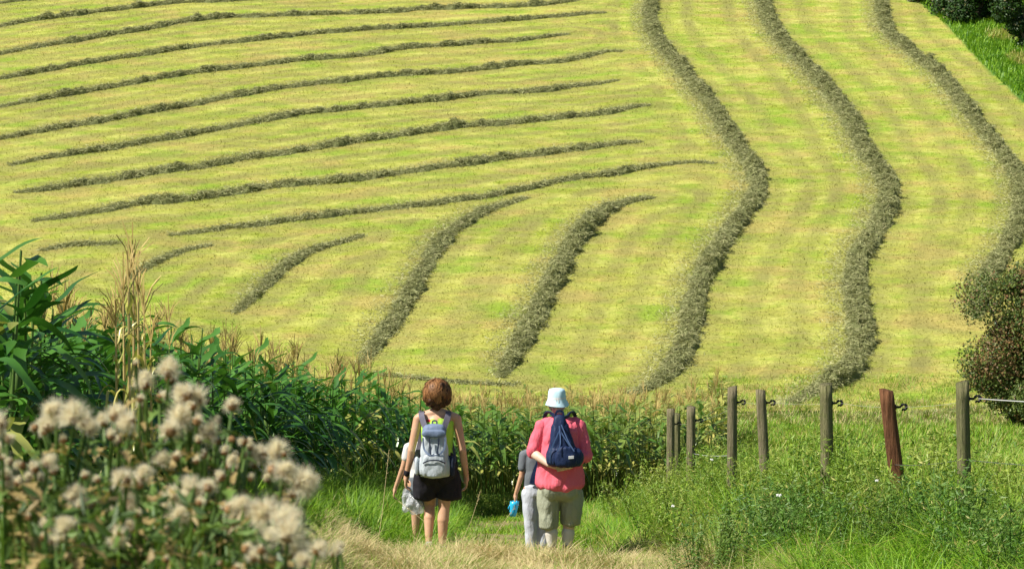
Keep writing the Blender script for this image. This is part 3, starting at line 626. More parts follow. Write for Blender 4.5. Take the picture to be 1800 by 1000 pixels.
# ---------------------------------------------------------------- people
_dirs = []
for i in range(1, 12):
    for k in range(20):
        th = math.pi * i / 12; ph = 2 * math.pi * k / 20; _dirs.append((math.sin(th) * math.cos(ph), math.sin(th) * math.sin(ph), math.cos(th)))
_dirs = np.array([(0, 0, 1.)] + _dirs + [(0, 0, -1.)])
_sf = [(0, 1 + k, 1 + (k + 1) % 20) for k in range(20)] + [(1 + (i * 20) + k, 1 + (i + 1) * 20 + k, 1 + (i + 1) * 20 + (k + 1) % 20, 1 + i * 20 + (k + 1) % 20) for i in range(10) for k in range(20)] + [(221, 201 + (k + 1) % 20, 201 + k) for k in range(20)]
def cap(p1, r1, p2, r2, s=(1, 1, 1)):
    """tapered limb between two joints; s flattens it"""
    p1, p2, s = np.array(p1, float), np.array(p2, float), np.array(s, float); ax = p2 - p1; L = np.linalg.norm(ax)
    q = Vector(ax if L > 1e-6 else (0, 0, 1)).to_track_quat('Z', 'Y').to_matrix(); D = _dirs @ np.array(q).T
    a = p1 + r1 * D * s; b = p2 + r2 * D * s
    pick = (((b * D).sum(1) / 1) > ((a * D).sum(1)))[:, None]
    return np.where(pick, b, a)
def ell(c, r, rot=(0, 0, 0)):
    m = np.array(Matrix.Rotation(rot[2], 3, 'Z') @ Matrix.Rotation(rot[1], 3, 'Y') @ Matrix.Rotation(rot[0], 3, 'X'))
    return (_dirs * np.array(r)) @ m.T + np.array(c)
def sbox(c, r, e=.45, taper=0., rot=(0, 0, 0)):
    """rounded box, narrower towards the top by taper"""
    d = _dirs / np.max(np.abs(_dirs), axis=1, keepdims=True) * (1 - e) + _dirs * e
    d = d.copy(); k = 1 - taper * (d[:, 2:3] * .5 + .5); d[:, :2] *= k
    m = np.array(Matrix.Rotation(rot[2], 3, 'Z') @ Matrix.Rotation(rot[1], 3, 'Y') @ Matrix.Rotation(rot[0], 3, 'X')); return (d * np.array(r)) @ m.T + np.array(c)
def blend(name, prims, mat, parent=None, vox=.007, smooth=6, wrinkle=0., wscale=9., cut=None):
    """fuses overlapping solids into one continuous skin"""
    V = np.concatenate(prims); F = []
    for i in range(len(prims)): F += [tuple(j + i * 222 for j in f) for f in _sf]
    m = bpy.data.meshes.new('tmp'); m.from_pydata(V.tolist(), [], F); m.update(); o = bpy.data.objects.new('tmp', m); C.objects.link(o)
    r = o.modifiers.new('r', 'REMESH'); r.mode = 'VOXEL'; r.voxel_size = vox
    if smooth: s = o.modifiers.new('s', 'SMOOTH'); s.factor = .5; s.iterations = smooth
    dg = bpy.context.evaluated_depsgraph_get(); me = bpy.data.meshes.new_from_object(o.evaluated_get(dg)); bpy.data.objects.remove(o)
    if wrinkle:
        nr = [v.normal.copy() for v in me.vertices]
        for v, n_ in zip(me.vertices, nr):
            c = v.co; q = Vector((c.x * wscale, c.y * wscale, c.z * wscale * .55)); v.co = c + n_ * (wrinkle * (abs(mnoise.noise(q)) * 2 - .35 + .6 * mnoise.noise(q * 2.3)))
    me.name = name; me.materials.clear(); me.materials.append(mat); me.polygons.foreach_set('use_smooth', [True] * len(me.polygons)); me.update()
    o = bpy.data.objects.new(name, me); C.objects.link(o)
    if parent: o.parent = parent
    return o
def hand(wrist, d, side, palm, curl=.5, sc=1.0):
    """palm, four bent fingers of unequal length, thumb; d = pointing direction, side = towards the thumb, palm = palm normal"""
    w_, d, side, palm = Vector(wrist), Vector(d).normalized(), Vector(side).normalized(), Vector(palm).normalized(); P = []
    P.append(cap(w_, .024 * sc, w_ + d * .03 * sc, .027 * sc)); 
    for t in (-.028, -.01, .01, .028): P.append(cap(w_ + d * .025 * sc + side * t * .6 * sc, .016 * sc, w_ + d * .085 * sc + side * t * sc, .0125 * sc))
    for i, (t, L) in enumerate(((.031, .072), (.0105, .082), (-.0105, .076), (-.031, .060))):
        a = w_ + d * .088 * sc + side * t * sc; dd = (d + palm * curl * .5 + side * t * 2).normalized(); b = a + dd * L * .42 * sc; d2 = (d + palm * curl * 1.6).normalized(); c = b + d2 * L * .32 * sc; d3 = (d + palm * curl * 3.2).normalized(); e = c + d3 * L * .26 * sc
        P += [cap(a, .0098 * sc, b, .0092 * sc), cap(b, .0092 * sc, c, .0086 * sc), cap(c, .0086 * sc, e, .0072 * sc)]
    a = w_ + d * .03 * sc + side * .028 * sc; b = a + (d * .6 + side * .8 + palm * .3) * .035 * sc; c = b + (d * .9 + side * .25 + palm * .5).normalized() * .034 * sc
    P += [cap(a, .015 * sc, b, .0115 * sc), cap(b, .0115 * sc, c, .009 * sc)]; return P
def head(c, s=1.0, turn=0.):
    """skull, jaw, nose, ears, lips, brow; faces +y"""
    x, y, z = c; q = lambda a, b, e: (x + (a * math.cos(turn) - b * math.sin(turn)) * s, y + (a * math.sin(turn) + b * math.cos(turn)) * s, z + e * s)
    return [ell(q(0, -.012, .025), (.076 * s, .094 * s, .090 * s)), ell(q(0, .02, -.045), (.058 * s, .066 * s, .068 * s)), cap(q(0, .045, -.085), .026 * s, q(0, .05, -.075), .024 * s),
            cap(q(0, .080, .015), .010 * s, q(0, .098, -.018), .012 * s), ell(q(0, .082, -.05), (.022 * s, .010 * s, .010 * s)), cap(q(-.035, .073, .03), .012 * s, q(.035, .073, .03), .012 * s),
            ell(q(-.078, -.005, -.01), (.010 * s, .019 * s, .032 * s), (0, 0, turn)), ell(q(.078, -.005, -.01), (.010 * s, .019 * s, .032 * s), (0, 0, turn))]
def eyes(c, par, s=1.0):
    for sx in (-1, 1):
        blend('eye', [ell((c[0] + sx * .03 * s, c[1] + .078 * s, c[2] + .008 * s), (.012 * s, .010 * s, .008 * s))], M['eye'], par, .003, 1)
def hair_strands(c, r, n, mat, parent, zmin, len_=1.0, name='hair', swirl=0.):
    """locks that flow from the crown down over an ellipsoid"""
    ph = rng.uniform(0, 6.28, n); t0 = rng.uniform(0.0, .75, n); L = rng.uniform(.25, .55, n) * len_; segs = 5; V = []; k = 2 * (segs + 1)
    rr = 1 + rng.normal(0, .05, n) + .07 * np.sin(ph * 5 + 1) * np.sin(t0 * 9 + ph * 2); swl = rng.normal(0, .28, n) + .35 * np.sin(ph * 3 + t0 * 6); out = np.zeros((n, segs + 1, 3)); Wv = np.zeros((n, segs + 1, 3))
    for i in range(segs + 1):
        f = i / segs; th = np.minimum((t0 + L * f) * math.pi * .72, 2.45); flare = rr * (1 + .03 * np.sin(ph * 7) + .04 * f * rng.random(n)); p2 = ph + (swirl + swl) * f + .12 * np.sin(ph * 5) + .10 * np.sin(f * 5 + ph * 9)
        out[:, i] = np.stack([c[0] + r[0] * flare * np.sin(th) * np.cos(p2), c[1] + r[1] * flare * np.sin(th) * np.sin(p2), c[2] + r[2] * flare * np.cos(th)], 1)
        ww = .0036 * (1 - .8 * f ** 3); Wv[:, i] = np.stack([-np.sin(p2) * ww, np.cos(p2) * ww, np.zeros(n)], 1)
    V = np.stack([out - Wv, out + Wv], 2).reshape(-1, 3); b = (np.arange(n) * k)[:, None, None]; q = np.array([[2 * i, 2 * i + 1, 2 * i + 3, 2 * i + 2] for i in range(segs)])[None] + b
    rd = np.repeat(np.clip(rng.random(n) * .6 + .4 * (np.sin(ph * 4) * .5 + .5), 0, 1), k)
    base = ell(c, tuple(a * .90 for a in r)); F4 = [f for f in _sf if len(f) == 4]; F3 = [f for f in _sf if len(f) == 3]
    g1 = Geo(V, q.reshape(-1, 4), None, {'dry': np.zeros(len(V)), 'rnd': rd}); g2 = Geo(base, F4, F3, {'dry': np.zeros(222), 'rnd': np.full(222, .1)})
    return merge([g1, g2]).obj(name, mat, parent, True)
def band(name, pts, wdt, thk, mat, parent, nrm):
    """flat strap along points"""
    pts = [Vector(p) for p in pts]; V = []; n = len(pts); nrm = Vector(nrm)
    for i, p in enumerate(pts):
        d = (pts[min(i + 1, n - 1)] - pts[max(i - 1, 0)]).normalized(); s = d.cross(nrm).normalized(); u = s.cross(d).normalized()
        V += [p - s * wdt / 2 - u * thk / 2, p + s * wdt / 2 - u * thk / 2, p + s * wdt / 2 + u * thk / 2, p - s * wdt / 2 + u * thk / 2]
    Q = [(4 * i + k, 4 * i + (k + 1) % 4, 4 * (i + 1) + (k + 1) % 4, 4 * (i + 1) + k) for i in range(n - 1) for k in range(4)] + [(3, 2, 1, 0), (4 * n - 4, 4 * n - 3, 4 * n - 2, 4 * n - 1)]
    return Geo([tuple(v) for v in V], Q).obj(name, mat, parent)
def smoothpts(pts, n=14):
    pts = [Vector(p) for p in pts]; P = [pts[0]] + pts + [pts[-1]]; out = []
    for i in range(1, len(P) - 2):
        for j in range(n):
            t = j / n; a, b, c, d = P[i - 1], P[i], P[i + 1], P[i + 2]; out.append(.5 * ((2 * b) + (c - a) * t + (2 * a - 5 * b + 4 * c - d) * t * t + (3 * b - a - 3 * c + d) * t ** 3))
    return out + [pts[-1]]
M['eye'] = plain('eye', (.12, .09, .07), .2); M['lime'] = cloth('lime_top', (.50, .80, .10), (.44, .74, .08)); M['blackcloth'] = cloth('black_shorts', (.016, .015, .020), (.03, .027, .034), b=.6)
M['pinkred'] = cloth('coral_shirt', (.80, .12, .18), (.86, .19, .24), b=.55, fold=.8); M['khaki'] = cloth('sage_shorts', (.30, .325, .23), (.38, .40, .30), b=.6, fold=.8)
M['greytee'] = cloth('grey_tee', (.13, .15, .17), (.18, .20, .22)); M['paleJean'] = cloth('pale_jeans', (.62, .65, .70), (.50, .54, .62), b=.6); M['whitetee'] = cloth('white_tee', (.82, .80, .76), (.74, .72, .70))
M['navy'] = cloth('navy_nylon', (.012, .022, .065), (.018, .035, .095), rough=.5, b=.5, fold=.6); M['navy2'] = cloth('navy_trim', (.05, .09, .19), (.07, .12, .24), rough=.5, b=.2)
M['packgrey'] = cloth('silver_grey_nylon', (.46, .52, .56), (.58, .63, .67), rough=.5, b=.5); M['packblue'] = cloth('slate_blue_nylon', (.16, .21, .33), (.20, .26, .38), rough=.55); M['strapg'] = cloth('grey_webbing', (.14, .13, .17), (.18, .17, .21)); M['packdark'] = cloth('dark_piping', (.03, .04, .07), None)
M['hat'] = cloth('pale_blue_hat', (.50, .76, .86), (.66, .86, .93), b=.2); M['hatw'] = cloth('white_cloth', (.84, .86, .88), None, b=.2); M['sock'] = cloth('cream_sock', (.78, .74, .66), None); M['shoe'] = cloth('brown_boot', (.16, .11, .07), None); M['trainer'] = cloth('grey_trainer', (.45, .45, .45), None)
M['red'] = cloth('red_top', (.65, .05, .05), None)
m_, t_, bs_, o_ = newmat('cyan_plastic'); bs_.inputs[0].default_value = (.03, .48, .80, 1); bs_.inputs['Roughness'].default_value = .25; M['cyan'] = m_
m_, t_, bs_, o_ = newmat('clear_plastic'); bs_.inputs[0].default_value = (.93, .96, 1, 1); bs_.inputs['Roughness'].default_value = .12; bs_.inputs['Alpha'].default_value = .5; bs_.inputs['Specular IOR Level'].default_value = .9; bump(t_, bs_, noise(t_, 18, 5, .7), 1, .05); M['clear'] = m_

def person_root(name_label, x, Y, rz=0., lift=0.):
    e = empty('person', (x, Y, h1(x, Y) + lift), rz); tag(e, name_label, 'person'); return e
PXM = 22 / FPX
def local(cx, feet): return lambda px, py, y=0.: ((px - cx) * PXM, y, (feet - py) * PXM)

# --- woman with black shorts
wx = (768 - 900) * PXM; e = person_root('woman with short auburn hair, lime top and black shorts, seen from behind', wx, 22.0); L = local(768, 974)
sh = 1.335
body = [cap((0, .0, 1.36), .052, (0, .015, 1.48), .050), cap((-.07, 0, 1.31), .085, (.07, 0, 1.31), .085, (1, .8, .9)), cap((-.165, 0, 1.335), .050, (.165, 0, 1.335), .050), cap((0, 0, 1.25), .135, (0, 0, 1.02), .118, (1.12, .78, 1)), cap((0, 0, 1.0), .12, (0, -.01, .86), .150, (1.12, .85, 1)),
        cap((-.03, .0, 1.38), .05, (-.14, 0, 1.35), .045), cap((.03, 0, 1.38), .05, (.14, 0, 1.35), .045), ell((-.07, .075, 1.20), (.065, .06, .06)), ell((.07, .075, 1.20), (.065, .06, .06))]
lSh, lEl, lWr = (-.182, 0, 1.325), (-.245, -.02, 1.03), (-.298, .03, .775); rSh, rEl, rWr = (.185, 0, 1.325), (.240, -.02, 1.03), (.278, .04, .77)
body += [cap(lSh, .047, lEl, .037), cap(lEl, .037, (-.255, 0, .95), .036), cap((-.255, 0, .95), .036, lWr, .024), cap(rSh, .047, rEl, .037), cap(rEl, .037, (.25, 0, .95), .036), cap((.25, 0, .95), .036, rWr, .024)]
body += [cap((.085, 0, .83), .092, (.065, .005, .50), .058), cap((.065, .005, .50), .054, (.055, -.02, .36), .056), cap((.055, -.02, .36), .054, (.045, -.03, .10), .034), cap((.045, -.03, .07), .036, (.055, .10, .03), .034, (1, 1, .8))]
body += [cap((-.085, 0, .83), .092, (-.075, .10, .50), .058), cap((-.075, .10, .50), .052, (-.08, .05, .37), .054), cap((-.08, .05, .37), .052, (-.085, -.01, .16), .033), cap((-.085, -.01, .13), .035, (-.075, .10, .05), .03)]
body += head((0, .025, 1.55)) + hand(lWr, (-.1, .15, -1), (0, 1, .1), (1, 0, 0), .9) + hand(rWr, (0, .12, -1), (0, 1, .1), (-1, 0, 0), .7)
blend('body', body, M['skin'], e, .0065, 4); eyes((0, .025, 1.55), e)
hair_strands((0, .0, 1.572), (.126, .124, .124), 6000, M['hair'], e, 1.43, .8)
blend('hair_mass', [ell((0, 0, 1.585), (.118, .118, .112)), ell((-.05, -.02, 1.54), (.08, .09, .10)), ell((.05, -.02, 1.54), (.08, .09, .10)), ell((0, -.05, 1.50), (.07, .05, .085))] + [ell((.10 * math.cos(a), .09 * math.sin(a) - .01, 1.57 + .06 * math.sin(a * 2.7)), (.032, .03, .05)) for a in np.linspace(2.8, 6.6, 9)], M['hair'], e, .006, 2, .016, 26)
blend('tank_top', [cap((0, 0, 1.235), .143, (0, 0, 1.04), .128, (1.13, .80, 1)), cap((0, 0, 1.02), .128, (0, -.01, .93), .145, (1.13, .85, 1)), cap((-.115, -.0, 1.29), .055, (-.10, 0, 1.365), .034), cap((.115, 0, 1.29), .055, (.10, 0, 1.365), .034), ell((-.07, .085, 1.20), (.068, .062, .06)), ell((.07, .085, 1.20), (.068, .062, .06))], M['lime'], e, .007, 4, .004, 14)
blend('undershirt', [cap((-.05, -.015, 1.30), .088, (.05, -.015, 1.30), .088, (1, .82, .55))], M['red'], e, .007, 3)
blend('shorts', [cap((0, 0, .965), .150, (0, -.01, .86), .178, (1.13, .86, .6)), cap((.10, -.005, .80), .122, (.112, .01, .585), .122, (1.02, 1, .4)), cap((-.10, -.005, .80), .122, (-.118, .03, .585), .116, (1.02, 1, .4)), ell((.07, -.075, .85), (.12, .11, .14)), ell((-.07, -.075, .85), (.12, .11, .14)), cap((0, 0, .80), .15, (0, 0, .74), .12, (1.1, .95, 1))], M['blackcloth'], e, .008, 4, .011, 9)
for s_, px_, y_, z_ in ((1, .05, .02, 0), (-1, -.082, .03, .03)):
    blend('shoe', [cap((px_, y_ - .055, .045 + z_), .044, (px_ + .01, y_ + .12, .035 + z_), .040, (1, 1, .8)), cap((px_, y_ - .055, .05 + z_), .043, (px_, y_ - .05, .09 + z_), .043)], M['trainer'], e, .008, 3)
blend('wristwatch', [cap((-.291, .02, .81), .031, (-.293, .022, .80), .031)], M['blackcloth'], e, .006, 1)
# her backpack (px 732-793, 722-828), slightly left on her back
bp = empty('backpack', (wx - .02, 22 - .115, h1(wx, 22) + .78)); tag(bp, 'silver grey rucksack with slate blue lid on the woman in shorts', 'backpack')
blend('main_bag', [sbox((0, -.085, .235), (.148, .095, .235), .5, .20), sbox((0, -.06, .12), (.165, .10, .12), .6, .05)], M['packgrey'], bp, .007, 5, .006, 10)
blend('lid', [sbox((0, -.085, .465), (.122, .095, .055), .55, .15), sbox((0, -.165, .435), (.115, .022, .035), .6)], M['packblue'], bp, .006, 4, .004, 10)
blend('front_pocket', [sbox((0, -.19, .135), (.125, .04, .115), .55, .14)], M['packgrey'], bp, .006, 4, .005, 12)
blend('side_pocket', [sbox((.168, -.07, .12), (.028, .065, .10), .6)], M['packdark'], bp, .006, 3); blend('side_pocket', [sbox((-.168, -.07, .12), (.022, .06, .09), .6)], M['packgrey'], bp, .006, 3)
band('piping', smoothpts([(-.105, -.187, .40), (-.095, -.19, .30), (-.055, -.212, .25), (0, -.218, .235), (.055, -.212, .25), (.095, -.19, .30), (.105, -.187, .40)]), .017, .006, M['packblue'], bp, (0, 1, 0))
band('zip', smoothpts([(-.105, -.225, .165), (-.05, -.236, .19), (0, -.238, .195), (.05, -.236, .19), (.105, -.225, .165)]), .012, .006, M['packdark'], bp, (0, 1, 0))
for sx in (-1, 1):
    band('compression_strap', [(sx * .045, -.185, .40), (sx * .04, -.195, .33), (sx * .03, -.222, .25)], .014, .006, M['packdark'], bp, (0, 1, 0))
    band('shoulder_strap', smoothpts([(sx * .075, -.03, .45), (sx * .105, -.0, .52), (sx * .125, .035, .585), (sx * .128, .10, .615), (sx * .125, .18, .56), (sx * .12, .215, .44), (sx * .15, .19, .28), (sx * .175, .09, .17), (sx * .16, -.01, .12)], 8), .055, .014, M['strapg'], bp, (0, 1, .4))
band('loop', smoothpts([(-.02, -.03, .50), (-.018, -.03, .54), (.018, -.03, .54), (.02, -.03, .50)], 5), .016, .005, M['strapg'], bp, (0, 1, 0))
# clear carrier bag in her left hand
pb = empty('plastic_bag', (wx - .275, 22.06, h1(wx, 22) + .42)); tag(pb, 'crumpled clear plastic bag hanging from the left hand of the woman in shorts', 'bag')
blend('bag', [sbox((.01, 0, .10), (.095, .05, .09), .7, .3, (0, -.35, 0)), sbox((.05, 0, .05), (.085, .045, .06), .8, .1, (0, .4, 0))], M['clear'], pb, .008, 2, .022, 12)
band('handle', smoothpts([(-.05, 0, .17), (-.035, 0, .22), (-.01, 0, .235), (.01, 0, .22), (.03, 0, .16)], 6), .03, .004, M['clear'], pb, (0, 1, 0))

# --- boy or girl beside her, mostly hidden
cx = (741 - 900) * 23 / FPX; e = person_root('child in a white top walking hidden in front of the woman in shorts', cx, 23.0)
s = .80
def S(*p): return tuple(a * s for a in p)
b = [cap(S(0, 0, 1.38), .038, S(0, .01, 1.48), .038), cap(S(-.13, 0, 1.33), .042, S(.13, 0, 1.33), .042), cap(S(0, 0, 1.25), .10, S(0, 0, .9), .10, (1.15, .75, 1)),
     cap(S(-.165, 0, 1.31), .036, S(-.245, -.01, 1.04), .028), cap(S(-.245, -.01, 1.04), .029, S(-.335, .03, .80), .020), cap(S(.165, 0, 1.31), .036, S(.23, 0, 1.04), .028), cap(S(.23, 0, 1.04), .028, S(.25, .06, .80), .020),
     cap(S(.09, 0, .86), .075, S(.08, .06, .5), .046), cap(S(.08, .06, .5), .046, S(.08, -.02, .10), .028), cap(S(-.09, 0, .86), .075, S(-.08, -.02, .5), .046), cap(S(-.08, -.02, .5), .046, S(-.08, -.03, .10), .028)]
b += head(S(0, .01, 1.56), .92) + hand(S(-.335, .03, .80), (-.25, .1, -1), (0, 1, 0), (1, 0, 0), .7, .8) + hand(S(.25, .06, .80), (0, .1, -1), (0, 1, 0), (-1, 0, 0), .7, .8)
blend('body', b, M['skin'], e, .007, 4); eyes(S(0, .01, 1.56), e, .92)
hair_strands(S(0, -.005, 1.585), (.092, .10, .10), 1800, M['hair'], e, 1.2)
blend('shirt', [cap(S(0, 0, 1.25), .112, S(0, 0, .93), .112, (1.15, .78, 1)), cap(S(-.13, 0, 1.325), .05, S(.13, 0, 1.325), .05), cap(S(-.165, 0, 1.31), .052, S(-.195, 0, 1.19), .050), cap(S(.165, 0, 1.31), .052, S(.195, 0, 1.19), .050)], M['whitetee'], e, .008, 3, .006)
blend('shorts', [cap(S(0, 0, .9), .12, S(0, 0, .84), .125, (1.15, .85, .7)), cap(S(.09, 0, .8), .09, S(.09, .03, .60), .088, (1, 1, .4)), cap(S(-.09, 0, .8), .09, S(-.09, 0, .60), .088, (1, 1, .4))], M['greytee'], e, .008, 3, .008)
for sx, yy in ((1, -.01), (-1, -.02)): blend('shoe', [cap((sx * .066, yy - .03, .035), .034, (sx * .07, yy + .11, .03), .032)], M['trainer'], e, .008, 3)

# --- older walker in coral shirt
mx = (985 - 900) * PXM; e = person_root('stout walker in coral shirt and pale blue sun hat, hands held behind the back', mx, 22.0); e.scale = (.87, 1, 1.0)
hc = (-.035, .03, 1.505)
b = [cap((-.015, .0, 1.33), .06, (-.03, .02, 1.45), .056), cap((-.11, 0, 1.27), .10, (.11, 0, 1.27), .10, (1, .85, .9)), cap((0, 0, 1.2), .17, (0, .01, .86), .20, (1.08, .85, 1))]
lS, lE, lW = (-.205, -.01, 1.275), (-.305, -.07, 1.045), (-.13, -.235, .955); rS, rE, rW = (.215, -.01, 1.275), (.285, -.06, 1.02), (.09, -.245, .935)
b += [cap(lS, .062, lE, .046), cap(lE, .045, (-.24, -.14, 1.015), .045), cap((-.24, -.14, 1.015), .045, lW, .029), cap(rS, .062, rE, .046), cap(rE, .045, (.22, -.13, .995), .045), cap((.22, -.13, .995), .045, rW, .029)]
b += [cap((.12, 0, .75), .13, (.105, .03, .42), .078), cap((.105, .03, .42), .070, (.09, .04, .27), .064), cap((.09, .04, .27), .062, (.075, .0, .10), .040), cap((-.12, 0, .75), .13, (-.10, 0, .42), .078), cap((-.10, 0, .42), .068, (-.095, -.03, .27), .062), cap((-.095, -.03, .27), .060, (-.085, -.03, .08), .038)]
b += head(hc) + hand(lW, (1, -.06, -.14), (0, -.2, 1), (0, -1, 0), .35) + hand(rW, (-1, -.1, -.05), (0, -.2, 1), (0, -1, 0), .8)
blend('body', b, M['pale_skin'], e, .0065, 4); eyes(hc, e)
hair_strands((hc[0], hc[1] - .012, hc[2] + .005), (.088, .102, .10), 1500, M['grey_hair'], e, 1.4, 1.0)
blend('shirt', [cap((-.10, -.01, 1.285), .105, (.10, -.01, 1.285), .105, (1, .88, .9)), cap((-.03, 0, 1.33), .07, (-.17, 0, 1.31), .06), cap((.0, 0, 1.33), .07, (.18, 0, 1.31), .06), cap((0, -.01, 1.2), .196, (0, 0, .95), .224, (1.13, .86, 1)), cap((0, 0, .93), .228, (0, -.005, .745), .242, (1.13, .88, .45)),
    cap(lS, .078, (-.272, -.04, 1.11), .078, (1, 1, 1)), cap((-.272, -.04, 1.11), .078, (-.296, -.06, 1.07), .074), cap(rS, .078, rE, .072), cap(rE, .072, (.245, -.11, 1.01), .066)], M['pinkred'], e, .008, 5, .013, 8)
blend('collar', [cap((-.02, .01, 1.385), .066, (-.022, .012, 1.40), .062, (1.05, 1, .5))], M['pinkred'], e, .006, 2)
blend('shorts', [cap((0, 0, .76), .205, (0, 0, .70), .215, (1.12, .88, .6)), cap((.125, 0, .66), .130, (.120, .03, .37), .112, (1, 1, .45)), cap((-.125, 0, .66), .130, (-.125, -.01, .34), .110, (1, 1, .45)), ell((.09, -.08, .70), (.12, .10, .12)), ell((-.09, -.08, .70), (.12, .10, .12))], M['khaki'], e, .008, 4, .012, 8)
blend('sock', [cap((.078, .003, .13), .048, (.089, .03, .26), .074), cap((.078, .0, .12), .046, (.075, 0, .07), .044)], M['sock'], e, .007, 3); blend('sock', [cap((-.088, -.03, .12), .046, (-.087, -.03, .07), .044), cap((-.088, -.03, .13), .048, (-.095, -.03, .27), .073)], M['sock'], e, .007, 2)
for px_, y_ in ((.075, 0), (-.085, -.03)):
    blend('shoe', [cap((px_, y_ - .045, .05), .052, (px_, y_ + .14, .04), .048, (1, 1, .85)), cap((px_, y_ - .04, .06), .052, (px_, y_ - .02, .11), .052)], M['shoe'], e, .008, 3)
# bucket hat
rg, Vh = 26, []
prof = [(.001, .150), (.05, .149), (.088, .140), (.100, .118), (.106, .07), (.108, .045), (.112, .030), (.125, .008), (.138, -.018), (.141, -.024), (.137, -.026), (.121, -.003), (.104, .03)]
for i, (r_, z_) in enumerate(prof):
    for k in range(rg): a = 2 * math.pi * k / rg; wv = 1 + .025 * math.sin(3 * a + 1) * (i > 6) + .02 * math.sin(5 * a) ; r_ *= 1; Vh.append((hc[0] + .93 * r_ * wv * math.cos(a), hc[1] - .008 + r_ * 1.04 * wv * math.sin(a), hc[2] + .004 + z_ * .95 + .008 * math.sin(2 * a + .5) * (i > 6) - .0))
Qh = [(i * rg + k, i * rg + (k + 1) % rg, (i + 1) * rg + (k + 1) % rg, (i + 1) * rg + k) for i in range(len(prof) - 1) for k in range(rg)]
hat = Geo(Vh, Qh).obj('sun_hat', M['hat'], e, True)
Vb = []
for z_, r_ in ((.048, .1085), (.072, .1055)):
    for k in range(rg): a = 2 * math.pi * k / rg; wv = 1 + .02 * math.sin(5 * a); Vb.append((hc[0] + .93 * r_ * wv * math.cos(a), hc[1] - .008 + r_ * 1.04 * wv * math.sin(a), hc[2] + .004 + z_ * .95))
Geo(Vb, [(k, (k + 1) % rg, rg + (k + 1) % rg, rg + k) for k in range(rg)]).obj('hat_band', M['hatw'], hat, True)
# navy rucksack: tear drop outline px 955-1025, 707-800
bp = empty('backpack', (mx + .025, 22 - .165, h1(mx, 22) + .925)); tag(bp, 'navy blue tear shaped rucksack on the walker in the coral shirt', 'backpack')
blend('main_bag', [cap((0, -.075, .10), .105, (-.03, -.055, .38), .055, (1.45, .95, 1)), sbox((.01, -.085, .10), (.180, .10, .10), .6, .05), cap((-.03, -.05, .38), .07, (-.035, -.04, .45), .045, (1.2, .8, 1))], M['navy'], bp, .007, 5, .010, 9)
blend('front_pocket', [sbox((.02, -.165, .115), (.12, .05, .10), .6, .25)], M['navy'], bp, .006, 4, .006, 12)
band('zip', smoothpts([(-.13, -.175, .06), (-.115, -.172, .18), (-.07, -.16, .29), (-.035, -.135, .35), (.01, -.155, .29), (.075, -.175, .19), (.125, -.18, .08)]), .012, .006, M['navy2'], bp, (0, 1, 0))
band('seam', smoothpts([(-.055, -.222, .17), (-.03, -.19, .25), (-.04, -.12, .40)]), .010, .006, M['navy2'], bp, (0, 1, 0)); band('seam', smoothpts([(.10, -.205, .17), (.04, -.17, .27), (-.02, -.115, .41)]), .010, .006, M['navy2'], bp, (0, 1, 0))
lb = Geo([(.045, -.224, .10), (.095, -.221, .105), (.095, -.221, .13), (.045, -.224, .126), (.045, -.21, .10), (.095, -.208, .105), (.095, -.208, .13), (.045, -.21, .126)], [(0, 1, 2, 3), (7, 6, 5, 4), (0, 4, 5, 1), (3, 2, 6, 7), (1, 5, 6, 2), (0, 3, 7, 4)]).obj('logo_patch', M['hatw'], bp)
band('loop', smoothpts([(-.07, -.04, .47), (-.068, -.04, .515), (-.035, -.04, .535), (-.002, -.04, .515), (-.0, -.04, .47)], 6), .020, .007, M['navy'], bp, (0, 1, 0))
for sx in (-1, 1): band('shoulder_strap', smoothpts([(-.035 + sx * .03, -.02, .46), (-.02 + sx * .06, .02, .475), (-.025 + sx * .10, .09, .502), (-.025 + sx * .13, .18, .49), (-.025 + sx * .15, .30, .42), (-.025 + sx * .155, .36, .28), (sx * .20, .31, .13), (sx * .245, .17, .06), (sx * .2, .02, .03)], 8), .034, .010, M['navy'], bp, (0, 1, .4))

# --- child in grey tee and pale jeans, left of the coral shirt
cx = (943 - 900) * 22.8 / FPX; e = person_root('child in grey t-shirt and pale jeans, half hidden beside the coral shirt', cx, 22.8); s = .76
hx = S(.10, .01, 1.50)
b = [cap(S(.02, 0, 1.36), .037, S(.09, .01, 1.44), .036), cap(S(-.12, 0, 1.33), .04, S(.13, 0, 1.33), .04), cap(S(0, 0, 1.25), .095, S(0, 0, .9), .095, (1.12, .75, 1)),
     cap(S(-.15, 0, 1.31), .036, S(-.195, -.01, 1.03), .027), cap(S(-.195, -.01, 1.03), .028, S(-.27, .03, .79), .019), cap(S(.165, 0, 1.31), .036, S(.21, 0, 1.04), .028), cap(S(.21, 0, 1.04), .028, S(.23, .06, .80), .020),
     cap(S(.08, 0, .86), .07, S(.08, .06, .5), .044), cap(S(.08, .06, .5), .044, S(.08, 0, .10), .026), cap(S(-.08, 0, .86), .07, S(-.07, -.02, .5), .044), cap(S(-.07, -.02, .5), .044, S(-.06, -.03, .10), .026)]
b += head(hx, .92) + hand(S(-.27, .03, .79), (-.1, .05, -1), (0, 1, 0), (1, 0, 0), 1.0, .8) + hand(S(.23, .06, .80), (0, .1, -1), (0, 1, 0), (-1, 0, 0), .7, .8)
blend('body', b, M['skin'], e, .007, 4); eyes(hx, e, .92); hair_strands(S(.10, -.005, 1.52), (.09, .098, .098), 1500, M['hair'], e, 1.2)
